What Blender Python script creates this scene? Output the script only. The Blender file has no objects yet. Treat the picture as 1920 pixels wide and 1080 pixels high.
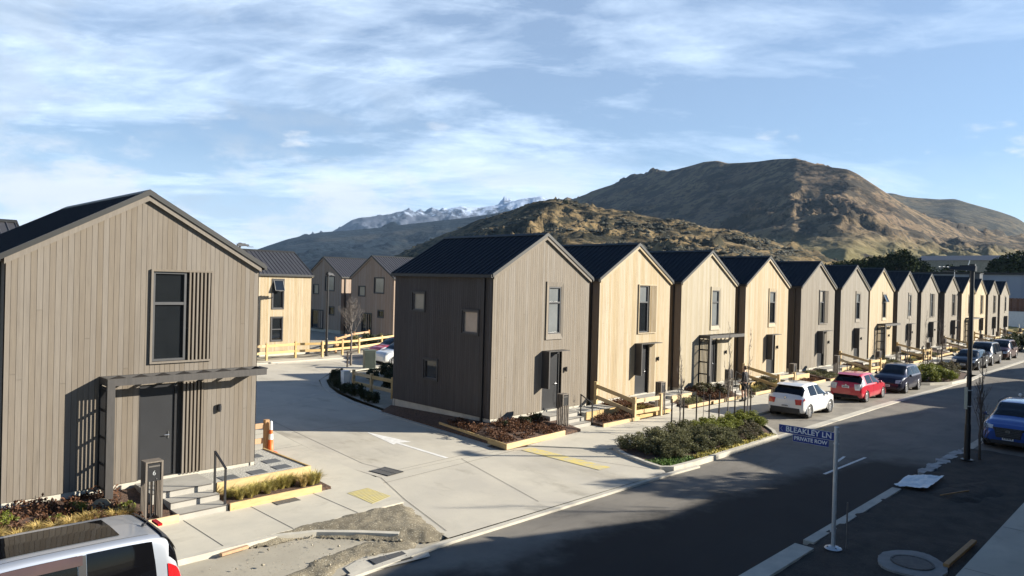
import bpy, math, random
import numpy as np
from mathutils import Vector, Matrix
R=math.radians
S=bpy.context.scene; C=S.collection
random.seed(7)
# ------------------------------------------------------------------ camera, sky, sun, exposure
yaw,pitch,roll=R(44.439),R(-0.354),R(1.497)
fw=Vector((math.cos(pitch)*math.cos(yaw),math.cos(pitch)*math.sin(yaw),math.sin(pitch)))
rt=Vector((math.sin(yaw),-math.cos(yaw),0)); up=rt.cross(fw)
r2=rt*math.cos(roll)+up*math.sin(roll); u2=up*math.cos(roll)-rt*math.sin(roll)
cd=bpy.data.cameras.new('camera'); cam=bpy.data.objects.new('camera',cd); C.objects.link(cam)
CAM=Vector((-18.708,-19.354,5.155))
M=Matrix((r2,u2,-fw)).transposed().to_4x4(); M.translation=CAM; cam.matrix_world=M
cd.sensor_width=36; cd.lens=36*1337.25/1920; cd.clip_start=.1; cd.clip_end=30000
S.camera=cam
sunv=Vector((1.109,-1,.584)).normalized()
sd=bpy.data.lights.new('sun','SUN'); so=bpy.data.objects.new('sun',sd); C.objects.link(so)
sd.energy=5.0; sd.angle=R(.55); sd.color=(1,.93,.80)
so.rotation_euler=sunv.to_track_quat('Z','Y').to_euler(); so.location=(20,-20,40)
W=bpy.data.worlds.new('World'); S.world=W; W.use_nodes=True
S.view_settings.view_transform='Standard'; S.view_settings.look='None'; S.view_settings.gamma=1; S.view_settings.exposure=1.38
S.cycles.use_denoising=True
S.cycles.max_bounces=6; S.cycles.diffuse_bounces=3; S.cycles.glossy_bounces=3; S.cycles.transparent_max_bounces=6; S.cycles.volume_bounces=0
S.cycles.sample_clamp_indirect=4
def sky():
    nt=W.node_tree; nt.nodes.clear(); N=nt.nodes.new; L=nt.links.new
    def math_(op,a,b=None,c=None,clamp=False):
        n=N('ShaderNodeMath'); n.operation=op; n.use_clamp=clamp
        for i,v in enumerate((a,b,c)):
            if v is None: continue
            if isinstance(v,(int,float)): n.inputs[i].default_value=v
            else: L(v,n.inputs[i])
        return n.outputs[0]
    tc=N('ShaderNodeTexCoord'); sp=N('ShaderNodeSeparateXYZ'); L(tc.outputs['Generated'],sp.inputs[0])
    sk=N('ShaderNodeTexSky'); sk.sky_type='NISHITA'; sk.sun_disc=False; sk.sun_elevation=R(21.4)
    sk.sun_rotation=math.atan2(sunv.x,sunv.y); sk.air_density=1.15; sk.dust_density=.05; sk.ozone_density=6; sk.altitude=400
    z=math_('MAXIMUM',sp.outputs['Z'],.015)
    den=math_('ADD',z,.16)
    px=math_('DIVIDE',sp.outputs['X'],den); py=math_('DIVIDE',sp.outputs['Y'],den)
    cb=N('ShaderNodeCombineXYZ'); L(px,cb.inputs[0]); L(py,cb.inputs[1])
    # u runs away from the camera street corner, v across: streaks are drawn out along v
    def along(cx,cy): return math_('ADD',math_('MULTIPLY',px,cx),math_('MULTIPLY',py,cy))
    def noise(scale,detail,rough,turn,su,sv,off=0.,dist=0.):
        t=R(44+turn); c=N('ShaderNodeCombineXYZ')
        L(math_('ADD',math_('MULTIPLY',along(math.cos(t),math.sin(t)),su),off),c.inputs[0]); L(math_('MULTIPLY',along(-math.sin(t),math.cos(t)),sv),c.inputs[1])
        n=N('ShaderNodeTexNoise'); n.inputs['Scale'].default_value=scale; n.inputs['Detail'].default_value=detail; n.inputs['Roughness'].default_value=rough; n.inputs['Distortion'].default_value=dist
        L(c.outputs[0],n.inputs['Vector']); return n.outputs['Fac']
    def ramp(f,a,b):
        m=N('ShaderNodeMapRange'); m.interpolation_type='SMOOTHSTEP'; m.inputs[1].default_value=a; m.inputs[2].default_value=b
        L(f,m.inputs[0]); return m.outputs[0]
    # thin streaked high cloud, drawn out across the view
    c1=ramp(noise(1.5,9,.66,12,1.5,.75,3.1,.7),.42,.72)
    c2=ramp(noise(.75,8,.62,-8,1.2,.7,7.2,.5),.38,.68)
    c3=ramp(noise(3.6,9,.68,6,1.6,.7,1.7,.5),.42,.75)
    # more of it to the left (north), clearer to the right
    az=math_('ADD',math_('MULTIPLY',sp.outputs['Y'],.9),math_('MULTIPLY',sp.outputs['X'],-.9))
    lf=ramp(az,-.75,.55)
    cir=math_('MULTIPLY',math_('ADD',math_('ADD',math_('MULTIPLY',c1,.34),math_('MULTIPLY',c2,.60)),math_('MULTIPLY',c3,.25)),math_('ADD',math_('MULTIPLY',lf,.45),.55),clamp=True)
    # low band of milky light near the horizon
    hz=ramp(sp.outputs['Z'],.30,.02)
    cir=math_('MAXIMUM',cir,math_('MULTIPLY',hz,.42))
    cir=math_('MAXIMUM',math_('MULTIPLY',cir,1.25),.24)
    # cloud kept to the sky in view; unseen sky left clear to lower fill
    dv=math_('ADD',math_('MULTIPLY',sp.outputs['X'],.707),math_('MULTIPLY',sp.outputs['Y'],.707))
    msk=math_('MULTIPLY',ramp(sp.outputs['Z'],.55,.36),ramp(dv,.10,.55))
    cir=math_('MULTIPLY',cir,msk)
    # cumulus: small puffs, in direction space so that they keep an upright shape
    def puff(scale,seed,lo,hi,zlo,zhi,sq=2.2):
        mp=N('ShaderNodeMapping'); mp.inputs['Scale'].default_value=(1,1,sq); mp.inputs['Location'].default_value=(seed,seed*1.7,seed*.3)
        L(tc.outputs['Generated'],mp.inputs[0])
        n=N('ShaderNodeTexNoise'); n.inputs['Scale'].default_value=scale; n.inputs['Detail'].default_value=8; n.inputs['Roughness'].default_value=.58
        L(mp.outputs[0],n.inputs['Vector'])
        f=ramp(n.outputs['Fac'],lo,hi)
        return math_('MULTIPLY',math_('MULTIPLY',f,ramp(sp.outputs['Z'],zlo,zlo+.04)),ramp(sp.outputs['Z'],zhi,zhi-.06))
    p1=math_('MULTIPLY',puff(6.5,4.2,.45,.60,.015,.19),math_('ADD',math_('MULTIPLY',lf,.95),.05))
    p2=math_('MULTIPLY',puff(7.5,1.3,.565,.68,.12,.24,2.6),.75)
    gry=math_('MULTIPLY',puff(5.5,3.4,.46,.60,.06,.36,2.2),ramp(az,-.05,.55))
    mx=N('ShaderNodeMixRGB'); L(cir,mx.inputs[0]); L(sk.outputs[0],mx.inputs[1]); mx.inputs[2].default_value=(7.2,8.7,10.7,1)
    m2=N('ShaderNodeMixRGB'); L(math_('MULTIPLY',gry,.5,clamp=True),m2.inputs[0]); L(mx.outputs[0],m2.inputs[1]); m2.inputs[2].default_value=(4.4,5.2,6.2,1)
    m3=N('ShaderNodeMixRGB'); L(math_('MAXIMUM',math_('MULTIPLY',p1,.8),p2),m3.inputs[0]); L(m2.outputs[0],m3.inputs[1]); m3.inputs[2].default_value=(7.6,7.9,8.3,1)
    bg=N('ShaderNodeBackground'); bg.inputs['Strength'].default_value=.05; L(m3.outputs[0],bg.inputs['Color'])
    o=N('ShaderNodeOutputWorld'); L(bg.outputs[0],o.inputs[0])
sky()
# ------------------------------------------------------------------ materials
MATS={}
def mat(name,c,c2=None,scale=3.,rough=.7,metal=0.,bump=0.,bscale=40.,stretch=(1,1,1),spec=.5,coat=0.,tint=0.,detail=5.,lo=.35,hi=.65,speck=None,emit=None,trans=False,stain=None):
    if name in MATS: return MATS[name]
    m=bpy.data.materials.new(name); m.use_nodes=True; nt=m.node_tree; N=nt.nodes.new; L=nt.links.new
    b=nt.nodes['Principled BSDF']; b.inputs['Roughness'].default_value=rough; b.inputs['Metallic'].default_value=metal
    b.inputs['Specular IOR Level'].default_value=spec; b.inputs['Coat Weight'].default_value=coat; b.inputs['Coat Roughness'].default_value=.04
    tc=N('ShaderNodeTexCoord'); mp=N('ShaderNodeMapping'); mp.inputs['Scale'].default_value=stretch; L(tc.outputs['Object'],mp.inputs[0])
    col=None
    if c2 is None: c2=tuple(x*.86 for x in c)
    n=N('ShaderNodeTexNoise'); n.inputs['Scale'].default_value=scale; n.inputs['Detail'].default_value=detail; n.inputs['Roughness'].default_value=.6; L(mp.outputs[0],n.inputs['Vector'])
    mr=N('ShaderNodeMapRange'); mr.inputs[1].default_value=lo; mr.inputs[2].default_value=hi; L(n.outputs['Fac'],mr.inputs[0])
    mx=N('ShaderNodeMixRGB'); mx.inputs[1].default_value=(*c,1); mx.inputs[2].default_value=(*c2,1); L(mr.outputs[0],mx.inputs[0]); col=mx.outputs[0]
    if speck:   # speckles: (scale, threshold, colour)
        v=N('ShaderNodeTexNoise'); v.inputs['Scale'].default_value=speck[0]; v.inputs['Detail'].default_value=2; L(tc.outputs['Object'],v.inputs['Vector'])
        r=N('ShaderNodeMapRange'); r.inputs[1].default_value=speck[1]; r.inputs[2].default_value=speck[1]+.06; L(v.outputs['Fac'],r.inputs[0])
        m3=N('ShaderNodeMixRGB'); L(r.outputs[0],m3.inputs[0]); L(col,m3.inputs[1]); m3.inputs[2].default_value=(*speck[2],1); col=m3.outputs[0]
    if stain:   # broad stains and wear: (scale, stretch, strength)
        ms_=N('ShaderNodeMapping'); ms_.inputs['Scale'].default_value=stain[1]; L(tc.outputs['Object'],ms_.inputs[0])
        for q,(k_,lo_,hi_) in enumerate(((1,.50,.72),(3.7,.56,.70))):
            v=N('ShaderNodeTexNoise'); v.inputs['Scale'].default_value=stain[0]*k_; v.inputs['Detail'].default_value=8; v.inputs['Roughness'].default_value=.68; L(ms_.outputs[0],v.inputs['Vector'])
            r=N('ShaderNodeMapRange'); r.inputs[1].default_value=lo_; r.inputs[2].default_value=hi_; r.inputs[4].default_value=stain[2]; L(v.outputs['Fac'],r.inputs[0])
            m3=N('ShaderNodeMixRGB'); m3.blend_type='MULTIPLY'; L(r.outputs[0],m3.inputs[0]); L(col,m3.inputs[1]); m3.inputs[2].default_value=(.42,.40,.37,1); col=m3.outputs[0]
    if tint:    # each board, leaf or blade has its own shade of the colour
        at=N('ShaderNodeAttribute'); at.attribute_name='tint'
        r=N('ShaderNodeMapRange'); r.inputs[3].default_value=1-tint; r.inputs[4].default_value=1+tint; L(at.outputs['Fac'],r.inputs[0])
        hs=N('ShaderNodeHueSaturation'); L(col,hs.inputs['Color']); L(r.outputs[0],hs.inputs['Value'])
        r3=N('ShaderNodeMapRange'); r3.inputs[3].default_value=1.15; r3.inputs[4].default_value=.85; L(at.outputs['Fac'],r3.inputs[0]); L(r3.outputs[0],hs.inputs['Saturation'])
        col=hs.outputs[0]
    L(col,b.inputs['Base Color'])
    if bump:
        n2=N('ShaderNodeTexNoise'); n2.inputs['Scale'].default_value=bscale; n2.inputs['Detail'].default_value=4; L(mp.outputs[0],n2.inputs['Vector'])
        bp=N('ShaderNodeBump'); bp.inputs['Strength'].default_value=bump; bp.inputs['Distance'].default_value=.02; L(n2.outputs['Fac'],bp.inputs['Height']); L(bp.outputs[0],b.inputs['Normal'])
    if emit: b.inputs['Emission Color'].default_value=(*emit[0],1); b.inputs['Emission Strength'].default_value=emit[1]
    if trans:
        b.inputs['Subsurface Weight'].default_value=0
        tr=N('ShaderNodeBsdfTranslucent'); L(col,tr.inputs[0]); ms=N('ShaderNodeMixShader'); ms.inputs[0].default_value=.3
        L(b.outputs[0],ms.inputs[1]); L(tr.outputs[0],ms.inputs[2]); L(ms.outputs[0],nt.nodes['Material Output'].inputs[0])
    MATS[name]=m; return m
def wood(name,c,c2): return mat(name,c,c2,scale=2.2,stretch=(9,9,.55),rough=.78,tint=.075,bump=.12,bscale=14,detail=8,lo=.32,hi=.68,spec=.25,stain=(.5,(2.5,2.5,.35),.22))
w_taupe=wood('taupe_cladding',(.178,.152,.122),(.145,.124,.102))
w_taupe2=wood('brown_grey_cladding',(.222,.19,.152),(.168,.145,.118))
w_cream=wood('cream_cladding',(.42,.345,.235),(.355,.28,.18))
w_sand=wood('sand_cladding',(.385,.332,.243),(.33,.283,.203))
w_grey=wood('grey_cladding',(.235,.205,.165),(.19,.168,.138))
w_grey2=wood('pale_grey_cladding',(.245,.218,.178),(.205,.182,.15))
w_brown=wood('brown_cladding',(.36,.275,.215),(.28,.215,.17))
m_gap=mat('dark_backing',(.03,.026,.022),rough=.9)
m_roof=mat('charcoal_roofing',(.012,.012,.016),(.010,.010,.013),rough=.55,bump=.03,spec=.22)
m_roof2=mat('grey_roofing',(.05,.05,.056),(.04,.04,.046),rough=.45,spec=.4)
m_flash=mat('dark_flashing',(.030,.030,.029),rough=.5,spec=.35)
m_black=mat('black_powdercoat',(.016,.016,.018),rough=.42)
m_char=mat('charcoal_timber',(.050,.045,.042),(.036,.033,.031),scale=5,stretch=(4,4,.6),rough=.6)
m_frame=mat('dark_window_frame',(.07,.07,.072),rough=.4)
m_door=mat('dark_grey_door',(.026,.027,.030),rough=.35,scale=2)
m_glass=mat('window_glass',(.012,.014,.016),rough=.04,spec=.9)
m_beigepane=mat('pale_beige_pane',(.34,.31,.27),(.28,.255,.22),rough=.08,spec=.9,scale=1.2)
m_greypane=mat('pale_grey_pane',(.20,.21,.21),(.16,.17,.17),rough=.06,spec=.9,scale=1.2)  # paler glossy pane colours for some of the windows
m_chrome=mat('brushed_metal',(.6,.6,.6),rough=.25,metal=1)
m_galv=mat('galvanised_steel',(.55,.57,.58),(.45,.47,.49),rough=.42,metal=.55,scale=8)
m_conc=mat('concrete',(.50,.46,.375),(.42,.388,.325),scale=.55,rough=.85,bump=.12,bscale=60,detail=8,speck=(30,.66,(.36,.335,.285)),stain=(.22,(1,.45,1),.50))
m_path=mat('footpath_concrete',(.52,.48,.39),(.44,.41,.34),scale=.7,rough=.85,bump=.12,bscale=60,detail=8,stain=(.4,(.6,1,1),.25))
m_kerb=mat('kerb_concrete',(.50,.465,.385),(.39,.365,.31),scale=2.5,rough=.85,bump=.2,bscale=40)
m_step=mat('step_concrete',(.36,.34,.30),(.30,.285,.25),scale=2,rough=.8,bump=.1)
m_joint=mat('sawcut_joint',(.11,.10,.09),rough=.95)
m_pine=mat('treated_pine',(.56,.405,.20),(.46,.32,.15),scale=2.5,stretch=(1.2,1.2,5),rough=.7,bump=.1,bscale=20,tint=.10,detail=6,speck=(7,.72,(.36,.21,.08)))
m_pine2=mat('orange_pine',(.42,.25,.12),(.34,.20,.10),scale=2.5,stretch=(5,5,1),rough=.7,bump=.1,bscale=20,tint=.10,detail=6)
m_mulch=mat('bark_mulch',(.13,.075,.048),(.05,.03,.021),scale=16,rough=.95,bump=1,bscale=45,lo=.4,hi=.6)
m_soil=mat('verge_soil',(.052,.043,.034),(.026,.022,.018),scale=2.2,rough=.95,bump=.9,bscale=22,detail=9,speck=(26,.66,(.10,.085,.065)))
m_gravel=mat('gravel',(.235,.20,.135),(.14,.118,.08),scale=2.4,rough=.95,bump=1,bscale=38,detail=9,speck=(30,.60,(.42,.38,.29)))
m_pebble=mat('pale_pebbles',(.52,.50,.44),(.26,.25,.22),scale=26,rough=.8,bump=.8,bscale=30,lo=.42,hi=.58)
m_paver=mat('dark_paver',(.10,.105,.11),(.085,.09,.095),scale=4,rough=.8)
m_white=mat('white_paint',(.80,.80,.78),(.72,.72,.70),scale=4,rough=.5)
m_roadp=mat('worn_road_paint',(.74,.73,.69),(.60,.58,.54),scale=7,rough=.7,detail=9)
m_yel=mat('yellow_tactile',(.64,.53,.20),(.54,.47,.26),scale=5,rough=.8,detail=8)
m_yelp=mat('yellow_road_paint',(.50,.33,.07),(.30,.24,.12),scale=4,rough=.8,detail=9)
m_rub=mat('tyre_rubber',(.022,.022,.023),rough=.8)
m_rim=mat('alloy_rim',(.55,.55,.56),rough=.3,metal=.85)
m_red=mat('tail_lamp_red',(.48,.012,.014),rough=.15,coat=1)
m_lens=mat('clear_lamp_lens',(.62,.64,.66),(.40,.42,.44),scale=9,rough=.1,coat=1)
m_plastic=mat('black_plastic',(.025,.025,.027),rough=.55)
m_skin=mat('skin',(.50,.30,.21),rough=.55)
m_bark=mat('bark',(.15,.118,.095),(.09,.072,.06),scale=12,stretch=(1,1,.3),rough=.9,bump=.4,bscale=30)
m_barkg=mat('grey_bark',(.20,.175,.15),(.12,.10,.09),scale=12,stretch=(1,1,.3),rough=.9)
m_stake=mat('dark_stake',(.05,.038,.03),(.035,.027,.022),scale=8,rough=.85)
m_leafd=mat('dark_leaf',(.040,.052,.020),(.026,.036,.015),scale=1.5,rough=.55,tint=.55,trans=True,spec=.35)
m_leafo=mat('olive_leaf',(.155,.150,.070),(.09,.095,.043),scale=2.2,rough=.6,tint=.55,trans=True,spec=.25)
m_leafg=mat('bright_leaf',(.20,.215,.035),(.12,.14,.028),scale=2.2,rough=.5,tint=.45,trans=True,spec=.3)
m_leafp=mat('purple_leaf',(.11,.085,.055),(.10,.105,.045),scale=2.2,rough=.6,tint=.5,trans=True,spec=.25)
m_rust=mat('rust_leaf',(.165,.080,.042),(.075,.040,.026),scale=5,rough=.7,tint=.5,trans=True,spec=.2)
m_tuss=mat('tussock_blade',(.50,.41,.13),(.34,.31,.09),scale=4,rough=.65,tint=.4,trans=True,spec=.2)
m_tuss2=mat('dry_tussock_blade',(.56,.42,.16),(.44,.33,.12),scale=4,rough=.7,tint=.4,trans=True,spec=.2)
m_lawn=mat('lawn_blade',(.10,.17,.03),(.07,.13,.025),scale=4,rough=.7,tint=.4,trans=True)
m_leaff=mat('distant_leaf',(.034,.046,.018),(.022,.031,.013),scale=.4,rough=.9,tint=.5,spec=.02)
# ------------------------------------------------------------------ mesh helpers
class MB:
    def __init__(s): s.v=[]; s.f=[]; s.m=[]; s.t=[]; s.sm=[]; s.mi=0; s.ti=None; s.T=None; s.smooth=False
    def add(s,vs,fs,ti=None):
        o=len(s.v)
        s.v+= [tuple(s.T@Vector(v)) for v in vs] if s.T else [tuple(v) for v in vs]
        t=s.ti if ti is None else ti
        if t is None: t=random.random()
        for f in fs: s.f.append([i+o for i in f]); s.m.append(s.mi); s.t.append(t); s.sm.append(s.smooth)
    def box(s,x0,x1,y0,y1,z0,z1):
        s.add([(x0,y0,z0),(x1,y0,z0),(x1,y1,z0),(x0,y1,z0),(x0,y0,z1),(x1,y0,z1),(x1,y1,z1),(x0,y1,z1)],
              [(0,3,2,1),(4,5,6,7),(0,1,5,4),(1,2,6,5),(2,3,7,6),(3,0,4,7)])
    def hexa(s,b,t): s.add(list(b)+list(t),[(3,2,1,0),(4,5,6,7),(0,1,5,4),(1,2,6,5),(2,3,7,6),(3,0,4,7)])
    def beam(s,a,b,w,h,upv=(0,0,1),ch=0.):
        a=Vector(a); b=Vector(b); d=(b-a).normalized(); u=Vector(upv)
        if abs(d.dot(u))>.98: u=Vector((0,1,0))
        x=d.cross(u).normalized(); y=x.cross(d).normalized()
        if ch:
            pr=[(-w/2+ch,-h/2),(w/2-ch,-h/2),(w/2,-h/2+ch),(w/2,h/2-ch),(w/2-ch,h/2),(-w/2+ch,h/2),(-w/2,h/2-ch),(-w/2,-h/2+ch)]
            n=8
            s.add([a+x*p+y*q for p,q in pr]+[b+x*p+y*q for p,q in pr],[tuple(range(n))[::-1],tuple(range(n,2*n))]+[(i,(i+1)%n,n+(i+1)%n,n+i) for i in range(n)])
            return
        q=[(-w/2,-h/2),(w/2,-h/2),(w/2,h/2),(-w/2,h/2)]
        s.hexa([a+x*p+y*r for p,r in q],[b+x*p+y*r for p,r in q])
    def tube(s,pts,rs,n=8,cap=True):
        pts=[Vector(p) for p in pts]
        if isinstance(rs,(int,float)): rs=[rs]*len(pts)
        vs=[]; px=None
        for i,p in enumerate(pts):
            d=(pts[min(i+1,len(pts)-1)]-pts[max(i-1,0)]).normalized()
            if px is None:
                u=Vector((0,0,1)) if abs(d.z)<.9 else Vector((1,0,0))
                px=d.cross(u).normalized()
            else: px=(px-d*px.dot(d)).normalized()
            py=d.cross(px)
            for k in range(n):
                a=2*math.pi*k/n; vs.append(p+px*(rs[i]*math.cos(a))+py*(rs[i]*math.sin(a)))
        fs=[]
        for i in range(len(pts)-1):
            for k in range(n): fs.append((i*n+k,i*n+(k+1)%n,(i+1)*n+(k+1)%n,(i+1)*n+k))
        if cap: fs.append(tuple(range(n))[::-1]); fs.append(tuple(range((len(pts)-1)*n,len(pts)*n)))
        s.add(vs,fs)
    def lathe(s,prof,n=24,axis='z',c=(0,0,0)):
        vs=[];c=Vector(c)
        for r,h in prof:
            for k in range(n):
                a=2*math.pi*k/n
                p=(r*math.cos(a),r*math.sin(a),h) if axis=='z' else ((r*math.cos(a),h,r*math.sin(a)) if axis=='y' else (h,r*math.cos(a),r*math.sin(a)))
                vs.append(c+Vector(p))
        m=len(prof)
        fs=[(i*n+k,i*n+(k+1)%n,(i+1)*n+(k+1)%n,(i+1)*n+k) for i in range(m-1) for k in range(n)]
        s.add(vs,fs)
    def poly(s,pts,z=None,th=0.):
        """flat or extruded polygon; pts 2D (with z) or 3D"""
        p=[Vector((*q,z)) if z is not None else Vector(q) for q in pts]; n=len(p)
        if th: s.add(p+[q-Vector((0,0,th)) for q in p],[tuple(range(n))]+[(i,n+i,n+(i+1)%n,(i+1)%n) for i in range(n)])
        else: s.add(p,[tuple(range(n))])
    def strip(s,pts,w,z,th=0.):
        """flat ribbon along a 2D polyline"""
        P=[Vector((*q,0)) for q in pts]; l=[];r=[]
        for i,p in enumerate(P):
            d=(P[min(i+1,len(P)-1)]-P[max(i-1,0)]).normalized(); nn=Vector((-d.y,d.x,0))
            l.append(p+nn*w/2); r.append(p-nn*w/2)
        for i in range(len(P)-1):
            q=[r[i],r[i+1],l[i+1],l[i]]
            if th: s.hexa([(a.x,a.y,z-th) for a in q],[(a.x,a.y,z) for a in q])
            else: s.add([(a.x,a.y,z) for a in q],[(0,1,2,3)])
    def build(s,name,mats,parent=None,smooth=False,loc=None):
        me=bpy.data.meshes.new(name); me.from_pydata(s.v,[],s.f)
        if not isinstance(mats,(list,tuple)): mats=[mats]
        for m in mats: me.materials.append(m)
        me.polygons.foreach_set('material_index',s.m)
        me.polygons.foreach_set('use_smooth',[smooth or q for q in s.sm])
        a=me.attributes.new('tint','FLOAT','FACE'); a.data.foreach_set('value',s.t)
        me.update()
        o=bpy.data.objects.new(name,me); C.objects.link(o)
        if parent: o.parent=parent
        if loc is not None: o.location=loc
        return o
def fastmesh(name,V,F,mats,parent=None,tint=None,mi=None,smooth=False):
    V=np.asarray(V,np.float32); F=np.asarray(F,np.int32); k=F.shape[1]
    me=bpy.data.meshes.new(name); me.vertices.add(len(V)); me.vertices.foreach_set('co',V.ravel())
    me.loops.add(F.size); me.loops.foreach_set('vertex_index',F.ravel())
    me.polygons.add(len(F)); me.polygons.foreach_set('loop_start',np.arange(0,F.size,k,dtype=np.int32))
    if not isinstance(mats,(list,tuple)): mats=[mats]
    for m in mats: me.materials.append(m)
    if mi is not None: me.polygons.foreach_set('material_index',np.asarray(mi,np.int32))
    if smooth: me.polygons.foreach_set('use_smooth',np.ones(len(F),bool))
    me.update(calc_edges=True)
    a=me.attributes.new('tint','FLOAT','FACE'); a.data.foreach_set('value',np.asarray(tint if tint is not None else np.full(len(F),.5),np.float32))
    me.validate()
    o=bpy.data.objects.new(name,me); C.objects.link(o)
    if parent: o.parent=parent
    return o
def tag(o,label=None,cat=None,group=None,kind=None):
    if label: o['label']=label
    if cat: o['category']=cat
    if group: o['group']=group
    if kind: o['kind']=kind
    return o
def thing(name,label,cat,loc=(0,0,0),rz=0.,group=None):
    o=bpy.data.objects.new(name,None); C.objects.link(o); o.empty_display_size=.3; o.location=loc; o.rotation_euler=(0,0,rz)
    return tag(o,label,cat,group)
def struct(name,mb,mats): o=mb.build(name,mats); o['kind']='structure'; return o
KIDS={}
def copy_tree(o,parent=None):
    c=o.copy(); C.objects.link(c); 
    if parent: c.parent=parent
    for ch in o.children: copy_tree(ch,c)
    return c
def dup(o,loc,rz=0.,label=None,group=None,scale=None):
    c=copy_tree(o); c.location=loc; c.rotation_euler=(0,0,rz)
    if label: c['label']=label
    if group: c['group']=group
    if scale: c.scale=(scale,)*3 if isinstance(scale,(int,float)) else scale
    return c
# value noise for terrain and scatter
def vnoise(x,y,seed=0):
    xi=np.floor(x).astype(np.int64); yi=np.floor(y).astype(np.int64); fx=x-xi; fy=y-yi
    def h(a,b):
        n=(a*374761393+b*668265263+seed*144665)&0x7fffffff; n=((n^(n>>13))*1274126177)&0x7fffffff
        return ((n^(n>>16))&0xffff)/65535.
    u=fx*fx*fx*(fx*(fx*6-15)+10); v=fy*fy*fy*(fy*(fy*6-15)+10)
    return (h(xi,yi)*(1-u)+h(xi+1,yi)*u)*(1-v)+(h(xi,yi+1)*(1-u)+h(xi+1,yi+1)*u)*v
def fbm(x,y,o=5,seed=0,g=.5,ridge=False):
    s=0;a=1;t=0
    for i in range(o):
        n=vnoise(x*2**i+i*17.3,y*2**i-i*9.1,seed+i)
        if ridge: n=1-np.abs(2*n-1)
        s=s+a*n;t+=a;a*=g
    return s/t

def text_part(name,txt,size,par,loc,rot,m,fit=None,extrude=.001,offset=0.,ys=1.):
    """lettering as real mesh; fit = wanted width"""
    cu=bpy.data.curves.new('t','FONT'); cu.body=txt; cu.size=size; cu.extrude=extrude; cu.align_x='CENTER'; cu.align_y='CENTER'; cu.offset=offset
    t=bpy.data.objects.new('t',cu); C.objects.link(t); bpy.context.view_layer.update()
    me=bpy.data.meshes.new_from_object(t.evaluated_get(bpy.context.evaluated_depsgraph_get())); bpy.data.objects.remove(t); bpy.data.curves.remove(cu)
    me.name=name; me.materials.clear(); me.materials.append(m); o=bpy.data.objects.new(name,me); C.objects.link(o); o.parent=par; o.location=loc; o.rotation_euler=rot
    if fit: xs=[v.co.x for v in me.vertices]; o.scale=(fit/(max(xs)-min(xs)),ys,1)
    return o
# ------------------------------------------------------------------ ground, street, lane
def grid_mesh(name,x0,x1,y0,y1,z,nx,ny,m,amp=.0,seed=0,fr=1.,poly=None):
    X,Y=np.meshgrid(np.linspace(x0,x1,nx),np.linspace(y0,y1,ny)); Z=z+amp*(fbm(X*fr,Y*fr,4,seed)-.5)
    V=np.stack([X,Y,Z],-1).reshape(-1,3); i=np.arange(nx*ny).reshape(ny,nx)
    F=np.stack([i[:-1,:-1],i[:-1,1:],i[1:,1:],i[1:,:-1]],-1).reshape(-1,4)
    return fastmesh(name,V,F,m,smooth=True)
m_field=mat('pasture',(.20,.165,.075),(.115,.115,.045),scale=.012,rough=.95,detail=9,speck=(.08,.62,(.15,.12,.06)))
m_asph=mat('asphalt',(.215,.197,.170),(.155,.144,.128),scale=.5,rough=.8,bump=.25,bscale=120,detail=9,spec=.12,speck=(60,.66,(.24,.225,.20)),stain=(.3,(.35,1.2,1),.40))
m_asphn=mat('dark_asphalt',(.020,.020,.021),(.013,.013,.014),scale=.7,rough=.75,bump=.3,bscale=120,detail=9,spec=.35,speck=(70,.66,(.05,.049,.047)),stain=(.3,(.35,1.2,1),.35))
m_bay=mat('bay_paving',(.27,.245,.20),(.19,.172,.145),scale=1.1,rough=.85,bump=.2,bscale=90,detail=9,stain=(.6,(.6,1,1),.45))
m_dust=mat('dusty_bay',(.37,.335,.265),(.30,.27,.21),scale=.9,rough=.9,bump=.2,bscale=60,detail=9,speck=(18,.66,(.24,.21,.16)))
m_yard=mat('yard_gravel',(.33,.30,.24),(.25,.23,.18),scale=1.5,rough=.95,bump=.4,bscale=30)
def darker_junction(m):
    """blacker colour over the junction half of the road, feathering out unevenly"""
    nt=m.node_tree; N=nt.nodes.new; L=nt.links.new; bs=nt.nodes['Principled BSDF']; old=bs.inputs['Base Color'].links[0].from_socket
    tc=N('ShaderNodeTexCoord'); sp=N('ShaderNodeSeparateXYZ'); L(tc.outputs['Object'],sp.inputs[0])
    n=N('ShaderNodeTexNoise'); n.inputs['Scale'].default_value=.55; n.inputs['Detail'].default_value=7; n.inputs['Roughness'].default_value=.65; L(tc.outputs['Object'],n.inputs['Vector'])
    def M(op,a,b):
        q=N('ShaderNodeMath'); q.operation=op
        for k,v in enumerate((a,b)):
            if isinstance(v,(int,float)): q.inputs[k].default_value=v
            else: L(v,q.inputs[k])
        return q.outputs[0]
    def S_(f,a,b):
        r=N('ShaderNodeMapRange'); r.interpolation_type='SMOOTHSTEP'; r.inputs[1].default_value=a; r.inputs[2].default_value=b; L(f,r.inputs[0]); return r.outputs[0]
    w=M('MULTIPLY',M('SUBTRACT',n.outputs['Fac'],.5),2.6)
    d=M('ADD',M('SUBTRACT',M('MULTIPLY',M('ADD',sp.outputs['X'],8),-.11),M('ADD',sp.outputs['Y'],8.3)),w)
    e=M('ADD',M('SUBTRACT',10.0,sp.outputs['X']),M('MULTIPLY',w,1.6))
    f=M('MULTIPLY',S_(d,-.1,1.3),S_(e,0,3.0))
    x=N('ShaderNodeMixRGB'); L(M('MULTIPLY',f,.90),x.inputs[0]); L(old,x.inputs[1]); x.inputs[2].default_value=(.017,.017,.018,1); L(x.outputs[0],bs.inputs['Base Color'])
darker_junction(m_asph)
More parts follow.
